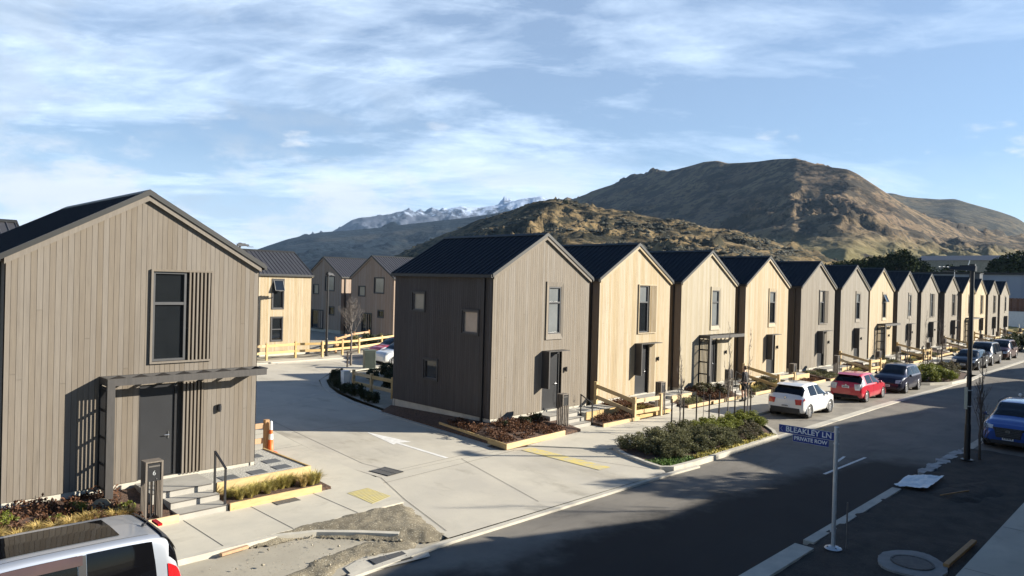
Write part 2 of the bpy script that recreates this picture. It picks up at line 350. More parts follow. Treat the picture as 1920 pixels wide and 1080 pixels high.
def ground():
    mb=MB(); mb.box(-3000,6500,-3000,7500,-1.2,-.85); struct('ground',mb,m_field)
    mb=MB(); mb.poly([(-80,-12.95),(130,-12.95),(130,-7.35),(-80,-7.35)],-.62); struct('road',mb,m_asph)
    # lane, crossing and back court
    mb=MB()
    mb.poly([(-6.6,-2.2),(-1.3,-2.2),(-1.25,-1.3),(-1.1,1.4),(-.75,6),(-.35,9),(.3,11.6),(1.1,13.8),(2.3,16.2),(4.5,18.6),(8,19.6),(30,19.8),(30,24.6),(14,24.4),(5,24.4),(-4,24.0),(-40,24),(-40,15),(-7,14.4),(-6.3,11.5),(-6.2,7),(-6.7,3),(-7.1,-.7)],-.535)
    mb.poly([(-6.6,-2.2),(-7.1,-2.4),(-7.8,-4.5),(-8.3,-7.36),(.35,-7.5),(.55,-7.3),(.95,-5.7),(1.6,-4.6),(-.2,-2.45),(-1.3,-2.2)],-.539)
    struct('lane',mb,m_conc)
    # kerb lip between crossing and road
    mb=MB(); mb.strip([(-11,-7.62),(-8.3,-7.46),(0.4,-7.56),(2,-7.66)],.16,-.555,.06); struct('crossing_kerb',mb,m_kerb)
    # channels along the lane edge
    mb=MB()
    mb.strip([(-1.35,-2.1),(-1.2,-1.3),(-1.0,1.4),(-.62,6),(-.22,9),(.45,11.6),(1.3,13.8),(2.5,16.1),(4.7,18.4),(8,19.4),(28,19.6)],.34,-.520,.06)
    mb.strip([(-2.7,10.3),(-1.3,11.3),(.25,12.4)],.30,-.531,.003)
    mb.strip([(-4.5,24.3),(5,24.6),(14,24.7),(30,24.9)],.3,-.52,.1)
    struct('lane_kerb',mb,m_kerb)
    # joints
    mb=MB()
    for l in ([(-5.72,7.2),(-6.25,2.94),(-6.72,-.68),(-6.6,-2.41),(-7.34,-4.53),(-8.04,-7.0)],[(-5.1,7.2),(-5.65,2.9),(-6.1,-.7),(-6.0,-1.5)],[(-5.7,-2.0),(-1.3,-1.8)],[(-3.35,-2.2),(-4.8,-6.9)],
              [(-1.2,-2.25),(.35,-6.9)],[(-5.6,4.6),(-.9,4.7)],[(-5.6,9.8),(-.2,10.2)],[(-6.9,-2.9),(-1.2,-2.5)]):
        mb.strip(l,.016,-.531)
    struct('joint',mb,m_joint)
    # footpaths
    mb=MB()
    mb.poly([(-60,-4.72),(-7.55,-4.72),(-6.75,-2.4),(-6.75,-.7),(-6.3,3),(-5.8,7),(-5.9,11.5),(-7.2,14.3),(-8.8,14.3),(-8.4,7),(-8.3,-2.55),(-60,-2.55)],-.5,.25)
    mb.poly([(-.4,-2.35),(1.4,-4.45),(1.9,-4.62),(75,-4.72),(100,-4.7),(100,-2.1),(2,-2.1)],-.5,.25)
    mb.poly([(-60,-19.6),(60,-19.6),(60,-15.82),(-60,-15.82)],-.47,.25)
    mb.poly([(-5,25.0),(3,24.75),(14,24.9),(30,25.1),(30,27),(14,27),(3,25.9),(-5,26)],-.45,.25)
    struct('footpath',mb,m_path)
    mb=MB()
    for x in (-8.9,-10.6,-12.2,-13.9,-15.6,-17.3): mb.strip([(x,-4.7),(x,-2.57)],.018,-.4955)
    for x in list(np.arange(3.5,60,2.4)): mb.strip([(x,-4.6),(x,-2.12)],.016,-.4955)
    for x in (-5.2,-1.6,2.2,6.0,9.8): mb.strip([(x,-19),(x,-15.85)],.018,-.4655)
    for y in (2.5,5): mb.strip([(-8.3,y),(-6.35,y)],.018,-.4955)
    struct('path_joint',mb,m_joint)
    # parking bays
    mb=MB(); mb.poly([(8.2,-7.35),(33,-7.65),(33,-4.7),(8.2,-4.7)],-.60); mb.poly([(42,-7.6),(100,-7.3),(100,-4.7),(42,-4.7)],-.60); struct('parking_bay',mb,m_bay)
    mb=MB(); mb.poly([(-60,-7.6),(-8.2,-7.4),(-7.5,-4.7),(-60,-4.7)],-.606); struct('left_bay',mb,m_dust)
    mb=MB()
    mb.strip([(8.4,-7.38),(20,-7.4),(33,-7.62)],.36,-.588,.06)
    mb.strip([(33,-7.62),(37,-7.78),(43,-7.5),(100,-7.35)],.3,-.588,.06)
    struct('bay_kerb',mb,m_kerb)
    # left kerb with its broken end
    mb=MB(); mb.strip([(-60,-4.8),(-13,-4.82),(-11.1,-4.85),(-10.3,-5.2),(-9.6,-5.85),(-9.0,-6.5)],.15,-.485,.2); struct('kerb',mb,m_kerb)
    # right hand verge and its kerb
    g=grid_mesh('verge',-60,12.3,-15.8,-12.98,-.535,260,40,m_soil,.11,4,1.6); g['kind']='structure'
    g=grid_mesh('verge_yard',-60,70,-40,-19.6,-.6,60,20,m_soil,.2,9,.7); g['kind']='structure'
    mb=MB(); mb.poly([(12.3,-15.8),(80,-15.8),(80,-12.95),(12.3,-12.95)],-.61); struct('right_bay',mb,m_asph)
    mb=MB(); mb.strip([(-40,-13.02),(-2.75,-13.02)],.42,-.50,.16); mb.strip([(-2.35,-12.95),(4.1,-12.93)],.24,-.515,.16); mb.strip([(12.3,-12.94),(80,-12.94)],.3,-.60,.05); struct('right_kerb',mb,m_kerb)
    mb=MB(); rng=random.Random(5); pts=[(6.7+.33*i,-12.93+.04*math.sin(i*1.7)+rng.uniform(-.03,.03)) for i in range(16)]
    for i in range(15): mb.strip(pts[i:i+2],.30+.10*math.sin(i*2.1)+rng.uniform(-.05,.05),-.512+rng.uniform(-.004,.004),.14)
    struct('broken_kerb',mb,mat('chalky_concrete',(.42,.42,.41),(.24,.24,.235),scale=3,rough=.85,bump=.4,bscale=20,detail=8))
    # painted marks
    mb=MB(); mb.poly([(-3.42,3.05),(-3.86,.75),(-3.66,.86),(-3.72,-1.85),(-3.58,-1.85),(-3.52,.86),(-3.12,.72)],-.530); struct('lane_arrow',mb,m_roadp)
    mb=MB(); mb.strip([(4.4,-10.74),(7.9,-10.83)],.10,-.611); mb.strip([(6.4,-10.4),(7.45,-10.28)],.09,-.611); struct('road_marking',mb,m_roadp)
    mb=MB()
    for x in (9.3,11.1): mb.strip([(x,-7.85),(x+1.0,-7.85)],.12,-.611)
    struct('yellow_marking',mb,m_yelp)
    # yard under and behind the houses
    mb=MB(); mb.poly([(-60,-.1),(-9.6,-.1),(-9.6,13.6),(-60,13.6)],-.5); mb.poly([(-.9,5.9),(100,5.9),(100,16),(5,18.2),(3,16),(1.6,13.6),(.8,11.3),(.2,8.6),(-.2,6)],-.52)
    mb.poly([(-60,24.5),(-5,25.9),(3,25.8),(14,26.9),(40,27),(60,60),(-60,60)],-.44); struct('yard',mb,m_yard)
ground()
def heap(name,outline,z,h,m,seed,n=26):
    """loose spill of gravel: thickest in the middle, feathered and ragged at the edge"""
    P=np.array(outline,float); x0,y0=P.min(0)-.2; x1,y1=P.max(0)+.2; n1=int((x1-x0)/.06); n2=int((y1-y0)/.06)
    X,Y=np.meshgrid(np.linspace(x0,x1,n1),np.linspace(y0,y1,n2))
    d=np.full(X.shape,1e9); ins=np.zeros(X.shape,bool)
    for i in range(len(P)):
        a=P[i];b=P[(i+1)%len(P)]; e=b-a; t=np.clip(((X-a[0])*e[0]+(Y-a[1])*e[1])/(e@e),0,1)
        d=np.minimum(d,np.hypot(X-a[0]-t*e[0],Y-a[1]-t*e[1]))
        c=((a[1]>Y)!=(b[1]>Y))&(X<(b[0]-a[0])*(Y-a[1])/(b[1]-a[1]+1e-12)+a[0]); ins^=c
    sd=np.where(ins,d,-d)+.30*(fbm(X*2.5,Y*2.5,4,seed)-.5)
    Z=z-.03+np.clip(sd*.28,-.05,h)+.05*(fbm(X*6,Y*6,3,seed+5)-.5)
    V=np.stack([X,Y,Z],-1).reshape(-1,3); i=np.arange(n1*n2).reshape(n2,n1)
    F=np.stack([i[:-1,:-1],i[:-1,1:],i[1:,1:],i[1:,:-1]],-1).reshape(-1,4)
    keep=(sd.reshape(-1)[F].max(1)>-.08); F=F[keep]
    o=fastmesh(name,V,F,m,smooth=True); o['kind']='stuff'
    return o
heap('gravel_spill',[(-12.2,-4.68),(-10.4,-4.5),(-7.5,-4.62),(-7.75,-5.6),(-8.2,-7.15),(-8.7,-7.1),(-9.2,-6.5),(-9.8,-5.75),(-10.5,-5.1)],-.52,.09,m_gravel,2)
heap('gravel_spill',[(-12.4,-6.9),(-11.2,-6.45),(-9.7,-6.15),(-8.6,-7.0),(-9.3,-7.4),(-10.2,-6.95),(-11.3,-7.3)],-.60,.06,m_gravel,6)
heap('dirt_spill',[(3.6,-14.4),(4.4,-13.7),(5.9,-13.75),(7.4,-14.6),(6,-15.3),(4.2,-15.1)],-.53,.12,m_soil,9)
def stones(name,regions,m,seed,z):
    rng=np.random.default_rng(seed); V=[];F=[];T=[]
    base=np.array([(1,0,0),(-1,0,0),(0,1,0),(0,-1,0),(0,0,1),(0,0,-1)],float); tri=np.array([(0,2,4),(2,1,4),(1,3,4),(3,0,4),(2,0,5),(1,2,5),(3,1,5),(0,3,5)])
    for (x0,x1,y0,y1,n) in regions:
        for _ in range(n):
            r=rng.uniform(.006,.018)*(1+2*(rng.random()<.04)); p=np.array([rng.normal((x0+x1)/2,(x1-x0)/4),rng.normal((y0+y1)/2,(y1-y0)/4),z+r*.4])
            v=base*rng.uniform(.6,1.2,(6,1))*r*np.array([1,1,.7]); F.append(tri+len(V)*6); V.append(v+p); T+= [rng.random()]*8
    o=fastmesh(name,np.concatenate(V),np.concatenate(F),m,tint=T); o['kind']='stuff'; return o
m_stone=mat('loose_stone',(.34,.30,.22),(.22,.19,.14),scale=5,rough=.9,tint=.4)
stones('loose_gravel',[(-11.5,-7.6,-6.2,-4.4,260),(-12.5,-8.3,-7.5,-6.0,240),(-11.5,-9,-5.6,-4.9,120),(-16,-10,-7,-5,70)],m_stone,4,-.56)
# ------------------------------------------------------------------ houses
def boards(mb,O,U,Nn,width,top,openings,bw=.122,gap=.0065,th=.02,mi=0,cuts_extra=(),seed=0,z0=0.):
    rng=random.Random(seed); O=Vector(O);U=Vector(U);Nn=Vector(Nn); n=int(math.ceil(width/bw-1e-6)); Z=Vector((0,0,1))
    mb.mi=mi
    for i in range(n):
        a=i*bw; b=min((i+1)*bw-gap,width); t=rng.random()
        if b-a<.01: continue
        cuts=sorted({a,b,*[c for o in openings for c in o[:2] if a<c<b],*[c for c in cuts_extra if a<c<b]})
        for c,d in zip(cuts[:-1],cuts[1:]):
            mid=(c+d)/2; iv=[(z0,None)]
            for o in sorted([o for o in openings if o[0]<=mid<=o[1]],key=lambda q:q[2]):
                l=iv.pop(); 
                if o[2]>l[0]+1e-4: iv.append((l[0],o[2]))
                iv.append((o[3],None))
            if gap and c==a and d==b and len(iv)==1 and rng.random()<.42:    # boards come in lengths: a butt joint somewhere up the wall
                jz=rng.uniform(1.0,4.6); iv=[(z0,jz-.0025),(jz+.0025,None)]
            for kk,(lo,hi) in enumerate(iv):
                if kk and gap: t=min(1,max(0,t+rng.uniform(-.35,.35)))
                zc,zd=(top(c),top(d)) if hi is None else (hi,hi)
                p=lambda u,nn,z:O+U*u+Nn*nn+Z*z
                vs=[p(c,th,lo),p(d,th,lo),p(d,th,zd),p(c,th,zc),p(c,0,lo),p(d,0,lo),p(d,0,zd),p(c,0,zc)]
                fs=[(0,1,2,3)]
                if th:
                    if c==a: fs.append((4,0,3,7))
                    if d==b: fs.append((1,5,6,2))
                    if hi is None or True: fs+= [(3,2,6,7),(4,5,1,0)]
                mb.add(vs,fs,t)
class Fr:
    """local frame on a wall: u along, n outward, z up"""
    def __init__(s,O,U,N): s.O=Vector(O);s.U=Vector(U);s.N=Vector(N)
    def p(s,u,n,z): return s.O+s.U*u+s.N*n+Vector((0,0,z))
    def box(s,mb,u0,u1,n0,n1,z0,z1):
        mb.hexa([s.p(u0,n1,z0),s.p(u1,n1,z0),s.p(u1,n0,z0),s.p(u0,n0,z0)],[s.p(u0,n1,z1),s.p(u1,n1,z1),s.p(u1,n0,z1),s.p(u0,n0,z1)])
    def beam(s,mb,a,b,w,h): mb.beam(s.p(*a),s.p(*b),w,h)
def ring(fr,mb,u0,u1,z0,z1,n0,n1,w,wt=None,wb=None):
    wt=wt or w; wb=wb or w
    fr.box(mb,u0,u0+w,n0,n1,z0,z1); fr.box(mb,u1-w,u1,n0,n1,z0,z1)
    fr.box(mb,u0+w,u1-w,n0,n1,z1-wt,z1); fr.box(mb,u0+w,u1-w,n0,n1,z0,z0+wb)
def window(par,fr,u0,u1,z0,z1,wm,kind='plain',split=None,openv=0,panes=None):
    """kind: plain / framed (splayed timber picture frame) / slats (glazing with timber slats at its right)"""
    g0,g1,h0,h1=u0,u1,z0,z1
    if kind=='framed': g0,g1,h0,h1=u0+.15,u1-.13,z0+.23,z1-.21
    if kind=='slats': g0,g1,h0,h1=u0+.06,u0+.88,z0+.06,z1-.05
    mb=MB(); ring(fr,mb,g0,g1,h0,h1,-.10,.0,.055)
    if split: fr.box(mb,g0+.055,g1-.055,-.095,-.005,split-.035,split+.035)
    w=mb.build('window',m_frame,par)
    a,b=g0+.055,g1-.055; panes=panes or (m_glass,m_greypane); cells=[(h0+.055,(split-.035) if split else h1-.055,panes[0])]
    if split: cells.append((split+.035,h1-.055,panes[1]))
    for k,(c,d,m) in enumerate(cells):
        p=MB()
        if k==1 and openv:      # awning sash pushed out at the bottom
            o=openv
            p.hexa([fr.p(a,o+.02,c),fr.p(b,o+.02,c),fr.p(b,o,c),fr.p(a,o,c)],[fr.p(a,.02,d),fr.p(b,.02,d),fr.p(b,0,d),fr.p(a,0,d)]); p.build('pane',m_glass,w)
            q=MB(); 
            for (s,t) in (((a,o+.03,c),(b,o+.03,c)),((a,.03,d),(b,.03,d)),((a,o+.03,c),(a,.03,d)),((b,o+.03,c),(b,.03,d))): q.beam(fr.p(*s),fr.p(*t),.045,.045)
            q.build('open_sash',m_frame,w); q=MB(); fr.box(q,a,b,-.075,-.065,c,d); q.build('pane',m_glass,w)
        else:
            fr.box(p,a,b,-.075,-.065,c,d); p.build('pane',(m if k==1 or kind!='plain' else (m_beigepane if z0>2.6 and not split else m_glass)) if kind!='plain' or not split else m_glass,w)
    if kind=='framed':
        s=MB(); 
        o=[(u0,z0),(u1,z0),(u1,z1),(u0,z1)]; i=[(g0,h0),(g1,h0),(g1,h1),(g0,h1)]
        for k in range(4):
            k2=(k+1)%4
            s.add([fr.p(o[k][0],.05,o[k][1]),fr.p(o[k2][0],.05,o[k2][1]),fr.p(i[k2][0],.012,i[k2][1]),fr.p(i[k][0],.012,i[k][1]),
                   fr.p(o[k][0],-.02,o[k][1]),fr.p(o[k2][0],-.02,o[k2][1]),fr.p(i[k2][0],-.05,i[k2][1]),fr.p(i[k][0],-.05,i[k][1])],[(0,1,2,3),(4,5,1,0),(3,2,6,7)])
        s.build('surround',wm,w)
    if kind=='slats':
        s=MB(); ring(fr,s,u0,u1,z0,z1,-.03,.06,.05)
        s.build('surround',wm,w)
        s=MB(); n=6; W0=g1+.03; W1=u1-.05
        for k in range(n):
            c=W0+(k+.5)*(W1-W0)/n; fr.box(s,c-.022,c+.022,-.02,.05,z0+.05,z1-.05)
        s.build('slat_screen',wm,w)
        s=MB(); fr.box(s,g1,u1-.05,-.09,-.07,z0+.05,z1-.05); s.build('slat_backing',m_gap,w)
    if kind=='plain':
        s=MB(); ring(fr,s,u0-.07,u1+.07,z0-.07,z1+.07,-.05,.045,.07); s.build('surround',m_char,w)
    return w
def house(name,label,loc,rz=0,W=5.85,D=6.15,HE=5.5,HR=7.21,wm=None,win='framed',hood='fin',slats=False,side=(),rside=(),group=None,openv=0,bwin=None,doors=True,roofm=None,detail=True,seed=0,downpipes=True,sm=None,panes=None):
    roofm=roofm or m_roof; sl=(HR-HE)/(W/2+.08)
    root=thing(name,label,'house',loc,rz,group)
    roofz=lambda x: HE+sl*(x+.08) if x<=W/2 else HE+sl*(W+.08-x)
    topf=lambda x: roofz(x)-.10
    F=Fr((0,0,0),(1,0,0),(0,-1,0)); L=Fr((0,D,0),(0,-1,0),(-1,0,0)); Rr=Fr((W,0,0),(0,1,0),(1,0,0)); B=Fr((W,D,0),(-1,0,0),(0,1,0))
    wx0=3.03; wt=(1.55 if win=='slats' else 1.06)
    fo=list(bwin or [])
    if doors: fo=[(wx0,wx0+wt,2.9,5.28)]
    dw0,dw1=2.93,4.12 if not slats else 4.62
    if hood=='screen': dw0,dw1=2.82,4.42
    fop=[o[:4] for o in fo]+([(dw0,dw1,0.0,2.38)] if doors else [])
    wall=MB()
    for fr,wd,tp,op,ex in ((F,W,topf,fop,(W/2,)),(L,D,lambda x:topf(0),[o[:4] for o in side],()),(Rr,D,lambda x:topf(0),[o[:4] for o in rside],()),(B,W,topf,[],(W/2,))):
        boards(wall,fr.p(0,-.02,0),fr.U,fr.N,wd,tp,op,bw=1.17,gap=0,th=0,mi=1,cuts_extra=ex,seed=seed)
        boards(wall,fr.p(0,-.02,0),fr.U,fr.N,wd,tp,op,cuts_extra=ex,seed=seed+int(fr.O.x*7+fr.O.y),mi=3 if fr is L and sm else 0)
    wall.mi=2
    for fr,wd in ((F,W),(L,D),(Rr,D),(B,W)): fr.box(wall,-.0,wd,-.12,-.03,-.7,-.004)
    wall.mi=1   # dark inside behind the openings
    for fr,ops in ((F,fop),(L,[o[:4] for o in side]),(Rr,[o[:4] for o in rside])):
        for o in ops: fr.box(wall,o[0],o[1],-.34,-.30,o[2],o[3]); fr.box(wall,o[0]-.02,o[0],-.3,-.02,o[2],o[3]); fr.box(wall,o[1],o[1]+.02,-.3,-.02,o[2],o[3]); fr.box(wall,o[0],o[1],-.3,-.02,o[3],o[3]+.02)
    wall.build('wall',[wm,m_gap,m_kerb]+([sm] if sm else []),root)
    # roof: two ribbed slopes, ridge cap, verge flashings, rake boards, gutters
    rf=MB(); y0,y1=-.10,D+.10
    ang=math.atan(sl)
    for sgn in (0,1):
        xe=-.10 if not sgn else W+.10; xr=W/2; ze=HE-sl*.02; zr=HR
        rf.hexa([(xe,y0,ze-.06),(xr,y0,zr-.06),(xr,y1,zr-.06),(xe,y1,ze-.06)],[(xe,y0,ze),(xr,y0,zr),(xr,y1,zr),(xe,y1,ze)])
        n=int((y1-y0)/.29)
        for i in range(n+1):
            y=y0+.06+i*(y1-y0-.12)/n
            s=1 if not sgn else -1
            rf.hexa([(xe,y-.035,ze),(xr-s*.06,y-.035,zr-.06*sl),(xr-s*.06,y+.035,zr-.06*sl),(xe,y+.035,ze)],[(xe,y-.012,ze+.038),(xr-s*.06,y-.012,zr-.06*sl+.038),(xr-s*.06,y+.012,zr-.06*sl+.038),(xe,y+.012,ze+.038)])
    roof=rf.build('roof',roofm,root)
    rc=MB()
    for s in (-1,1): rc.hexa([(W/2,y0-.015,HR+.03),(W/2+s*.17,y0-.015,HR+.035-.17*sl),(W/2+s*.17,y1+.01,HR+.035-.17*sl),(W/2,y1+.01,HR+.03)],[(W/2,y0-.015,HR+.05),(W/2+s*.17,y0-.015,HR+.052-.17*sl),(W/2+s*.17,y1+.01,HR+.052-.17*sl),(W/2,y1+.01,HR+.05)])
    rc.build('ridge_cap',m_flash,roof)
    for yy,s in ((y0,-1),(y1,1)):
        fl=MB(); rk=MB()
        for sgn in (0,1):
            xe=-.13 if not sgn else W+.13; ze=HE-.05*sl
            a=(xe,ze); b=(W/2,HR)
            def band(mb,d0,d1,n0,n1):
                q=[(a[0],a[1]-d1),(b[0],b[1]-d1),(b[0],b[1]-d0),(a[0],a[1]-d0)]
                A=[(p[0],yy+s*n0,p[1]) for p in q]; Bq=[(p[0],yy+s*n1,p[1]) for p in q]
                mb.hexa(A,Bq)
            band(fl,-.04,.095,-.02,.03)
            a=(xe+(.10 if not sgn else -.10),ze+.10*sl)
            band(rk,.095,.23,-.06,-.005)
        fl.build('verge_flashing',m_flash,roof); rk.build('rake_board',wm,root)
    for x in (-.19,W+.19):
        s=1 if x<0 else -1; gt=MB()
        gt.box(min(x,x+s*.09),max(x,x+s*.09),-.10,D+.1,HE-.15,HE-.03); gt.build('gutter',m_flash,roof)
    if downpipes:
        for x,fr in ((0,L),(W,Rr)):
            dp=MB(); u=D-.42 if x==0 else .42
            fr.box(dp,u-.04,u+.04,.005,.085,-.45,HE-.15); dp.build('downpipe',m_black,root)
    if doors:
        window(root,F,wx0,wx0+wt,2.9,5.28,wm,win,split=4.42,openv=openv,panes=panes)
        d=MB(); dl=dw0+.02; dr=min(dw0+1.12,dw1)
        if hood=='screen': dl,dr=2.84,3.76
        F.box(d,dl+.05,dr-.05,-.16,-.11,.02,2.28)
        door=d.build('door',m_door,root)
        d=MB(); ring(F,d,dl,dr,-.0,2.38,-.18,-.07,.055,.10,.02); d.build('door_frame',m_black,door)
        d=MB(); F.box(d,dr-.20,dr-.17,-.11,-.09,.95,1.13); d.tube([F.p(dr-.185,-.09,1.05),F.p(dr-.185,-.045,1.05),F.p(dr-.30,-.045,1.05)],.011,6); d.build('handle',m_chrome,door)
        if slats or hood=='screen':
            u0,u1=(dr+.03,dw1) ; s=MB()
            if hood=='screen': u0,u1=3.86,4.42
            n=6
            for k in range(n):
                c=u0+(k+.5)*(u1-u0)/n; F.box(s,c-.024,c+.024,-.05,.03,.0,2.38)
            s.build('door_slats',wm,root); s=MB(); F.box(s,dr,dw1,-.10,-.08,0,2.38); s.build('slat_backing',m_gap,root)
        if hood=='screen' and not slats:
            s=MB(); F.box(s,2.82,2.84,-.1,.0,0,2.38); s.build('door_reveal',m_black,root)
        l=MB(); F.box(l,4.78 if dw1>4.2 else 4.30,4.86 if dw1>4.2 else 4.38,-.002,.10,1.56,1.68); l.tube([F.p(4.82 if dw1>4.2 else 4.34,.07,1.52),F.p(4.82 if dw1>4.2 else 4.34,.07,1.72)],.045,8); l.build('wall_light',m_black,root)
        if hood=='fin':
            h=MB(); F.box(h,dw0-.06,dw0,0,.40,.94,2.43); h.build('door_fin',m_char,root)
            h=MB(); F.box(h,dw0-.06,dw1+.03,0,.40,2.43,2.46); h.build('door_canopy',m_char,root)
        else:
            x0=1.92; x1=W-.02; dp=.64
            h=MB(); F.box(h,x0,x1,dp-.05,dp,2.50,2.67); F.box(h,x0,x1,.0,.05,2.50,2.67); F.box(h,x0,x0+.05,.05,dp-.05,2.50,2.67); F.box(h,x1-.05,x1,.05,dp-.05,2.50,2.67)
            cp=h.build('canopy_frame',m_char,root)
            h=MB(); n=8
            for k in range(n):
                c=x0+.25+k*(x1-x0-.35)/(n-1)
                h.hexa([F.p(c-.20,.06,2.53),F.p(c-.20,dp-.06,2.53),F.p(c+.17,dp-.06,2.655),F.p(c+.17,.06,2.655)],[F.p(c-.205,.06,2.548),F.p(c-.205,dp-.06,2.548),F.p(c+.165,dp-.06,2.673),F.p(c+.165,.06,2.673)])
            h.build('louvre',m_char,cp)
            h=MB(); F.box(h,x0,x0+.17,dp-.09,dp,-.15,2.50); h.build('post',m_char,root)
            h=MB()
            for z in (.03,.62,1.25,1.90,2.42): F.box(h,x0+.018,x0+.042,.0,dp-.09,z-.035,z+.035)
            for k in range(7): n=.055+k*.075; F.box(h,x0+.024,x0+.036,n-.021,n+.021,.0,2.46)
            F.box(h,x0+.0,x0+.06,-.0,.04,-.05,2.5)
            h.build('side_screen',m_black,root)
    for fr,ops in ((L,side),(Rr,rside),(F,bwin or ())):
        for o in ops: window(root,fr,*o[:4],wm,'plain',split=(o[4] if len(o)>4 else None),openv=(o[5] if len(o)>5 else 0))
    return root
HP={0:(-15.32,-.38),1:(0,0),2:(6.87,.23),3:(13.64,.14),4:(20.45,-.01),5:(28.0,-.14),6:(35.26,-.06),7:(41.69,.02),8:(50.06,.39),9:(57.67,.51),10:(66.08,.51),11:(71.69,.18),12:(80.76,.81),13:(89.21,1.04),14:(96.49,1.04)}
HW={0:w_taupe,1:w_taupe2,2:w_cream,3:w_sand,4:w_cream,5:w_grey,6:w_grey2,7:w_cream,8:w_grey2,9:w_grey2,10:w_grey,11:w_cream,12:w_cream,13:w_grey,14:w_grey2}
ORD=['','first','second','third','fourth','fifth','sixth','seventh','eighth','ninth','tenth','eleventh','twelfth','thirteenth','last']
HN={0:'large taupe house beside the silver van',1:'brown-grey corner house'}
CN={2:'cream',3:'sand',4:'cream',5:'grey',6:'grey',7:'cream',8:'grey',9:'grey',10:'grey',11:'cream',12:'cream',13:'grey',14:'grey'}
for k in range(2,15): HN[k]=f'{ORD[k]} house of the row'
cfg={0:('slats','screen',0),1:('framed','fin',0),2:('slats','fin',1),3:('framed','screen',0),4:('framed','fin',0),5:('slats','fin',1),6:('framed','fin',0),7:('framed','screen',0),8:('framed','fin',0),9:('slats','fin',1),10:('slats','fin',1),11:('framed','screen',0),12:('slats','fin',0),13:('slats','fin',0),14:('framed','fin',0)}
HL={0:'large taupe board-clad gabled house at left beside the silver van',1:'brown-grey board-clad gabled corner house at the lane mouth, with square side windows'}
for k in range(2,15):
    x={2:'next to the corner house',3:'behind the standing person',4:'behind the white hatchback',5:'behind the red hatchback',6:'behind the dark people carrier',7:'with its top window sash open'}.get(k,'')
    HL[k]=f'{CN[k]} board-clad gabled house, {ORD[k]} in the long row{", "+x if x else ""}'
HO={}
w_dark=wood('dark_side_cladding',(.085,.074,.068),(.062,.055,.052)); w_mid=wood('brown_side_cladding',(.19,.145,.11),(.15,.115,.09))  # darker board colours, used on the left walls only
for k,(x,y) in HP.items():
    w,h,sl=cfg[k]
    side=[(6.15-4.88,6.15-4.08,3.93,4.67),(6.15-1.68,6.15-.77,3.17,4.05),(6.15-4.01,6.15-3.16,1.14,1.92)] if k==1 else []
    D=7.3 if k==0 else 6.15
    HO[k]=house('gabled_house',HL[k],(x,y,0),W=5.87 if k==0 else 5.85,D=D,wm=HW[k],win=w,hood=h,slats=bool(sl),side=side,group='gabled timber houses along the street' if k else None,openv=.24 if k==7 else 0,seed=k*13,panes={0:(m_glass,m_glass),1:(m_greypane,m_greypane),3:(m_greypane,m_greypane),5:(m_glass,m_beigepane),8:(m_greypane,m_beigepane),9:(m_greypane,m_greypane),12:(m_beigepane,m_greypane)}.get(k),sm=w_dark if k in (1,5,6,8,9,10,13,14) else (w_mid if k else None))
# houses round the back court
gb='gabled houses behind the lane'
house('gabled_house','brown gabled house behind the bare tree at the back lane',(20.2,40.9,-.1),R(-90),W=7,D=9,HE=5.5,HR=7.55,wm=w_brown,doors=False,bwin=[(3.96,5.46,4.05,5.45),(1.36,2.41,3.7,4.6),(4.65,5.49,1.8,2.42),(2.0,3.6,0,2.05)],roofm=m_roof2,group=gb,seed=201)
house('gabled_house','second brown gabled house, between the yellow one and the bare tree',(21.0,50.9,-.1),R(-90),W=7,D=9,HE=5.5,HR=7.55,wm=w_brown,doors=False,bwin=[(3.9,5.6,4.05,5.5,None,0),(1.53,2.54,3.65,4.6),(4.75,5.7,1.55,2.35),(1.3,3.6,0,1.9)],roofm=m_roof2,group=gb,seed=202)
def ybk():
    x1=8.62; y=28.25; Wd=5.85; Dp=12.5
    # ridge along x: front gable faces -x, its right wall faces the street
    house('gabled_house','yellow timber house end-on behind the taupe house, with open blue window',(x1-Dp,y+Wd,-.1),R(-90),W=Wd,D=Dp,HE=5.5,HR=7.25,wm=w_cream,doors=False,rside=[(Dp-3.04,Dp-2.24,3.05,5.10,4.30,.28),(Dp-3.08,Dp-2.28,.75,2.40,1.55)],roofm=m_roof2,group=gb,seed=203)
ybk()
house('gabled_house','charcoal-roofed house glimpsed behind the roof of the taupe house',(-22.2,16.5,0),R(-90),W=5.85,D=9.6,HE=5.35,HR=7.06,wm=w_brown,doors=False,roofm=m_roof2,group=gb,seed=204)
NTH='first second third fourth fifth sixth seventh eighth ninth tenth eleventh twelfth thirteenth fourteenth fifteenth sixteenth seventeenth eighteenth'.split()
# ------------------------------------------------------------------ plants
def leaves(name,Cn,size,m,parent=None,rng=None,up_bias=.3,aspect=.55,tint=None,curl=True):
    """many small pointed leaves, one quad each, at the points Cn"""
    n=len(Cn); rng=rng or np.random.default_rng(1)
    a=rng.normal(size=(n,3)); a[:,2]+=up_bias; a/=np.linalg.norm(a,axis=1,keepdims=True)
    b=rng.normal(size=(n,3)); b-=a*(a*b).sum(1,keepdims=True); b/=np.linalg.norm(b,axis=1,keepdims=True)
    s=(size*rng.uniform(.6,1.3,n))[:,None] if np.isscalar(size) else size[:,None]
    c=np.cross(a,b)
    V=np.stack([Cn-a*s,Cn+b*s*aspect+c*s*.12,Cn+a*s,Cn-b*s*aspect+c*s*.12],1).reshape(-1,3)
    F=np.arange(4*n).reshape(n,4)
    return fastmesh(name,V,F,m,parent,tint=rng.random(n) if tint is None else tint)
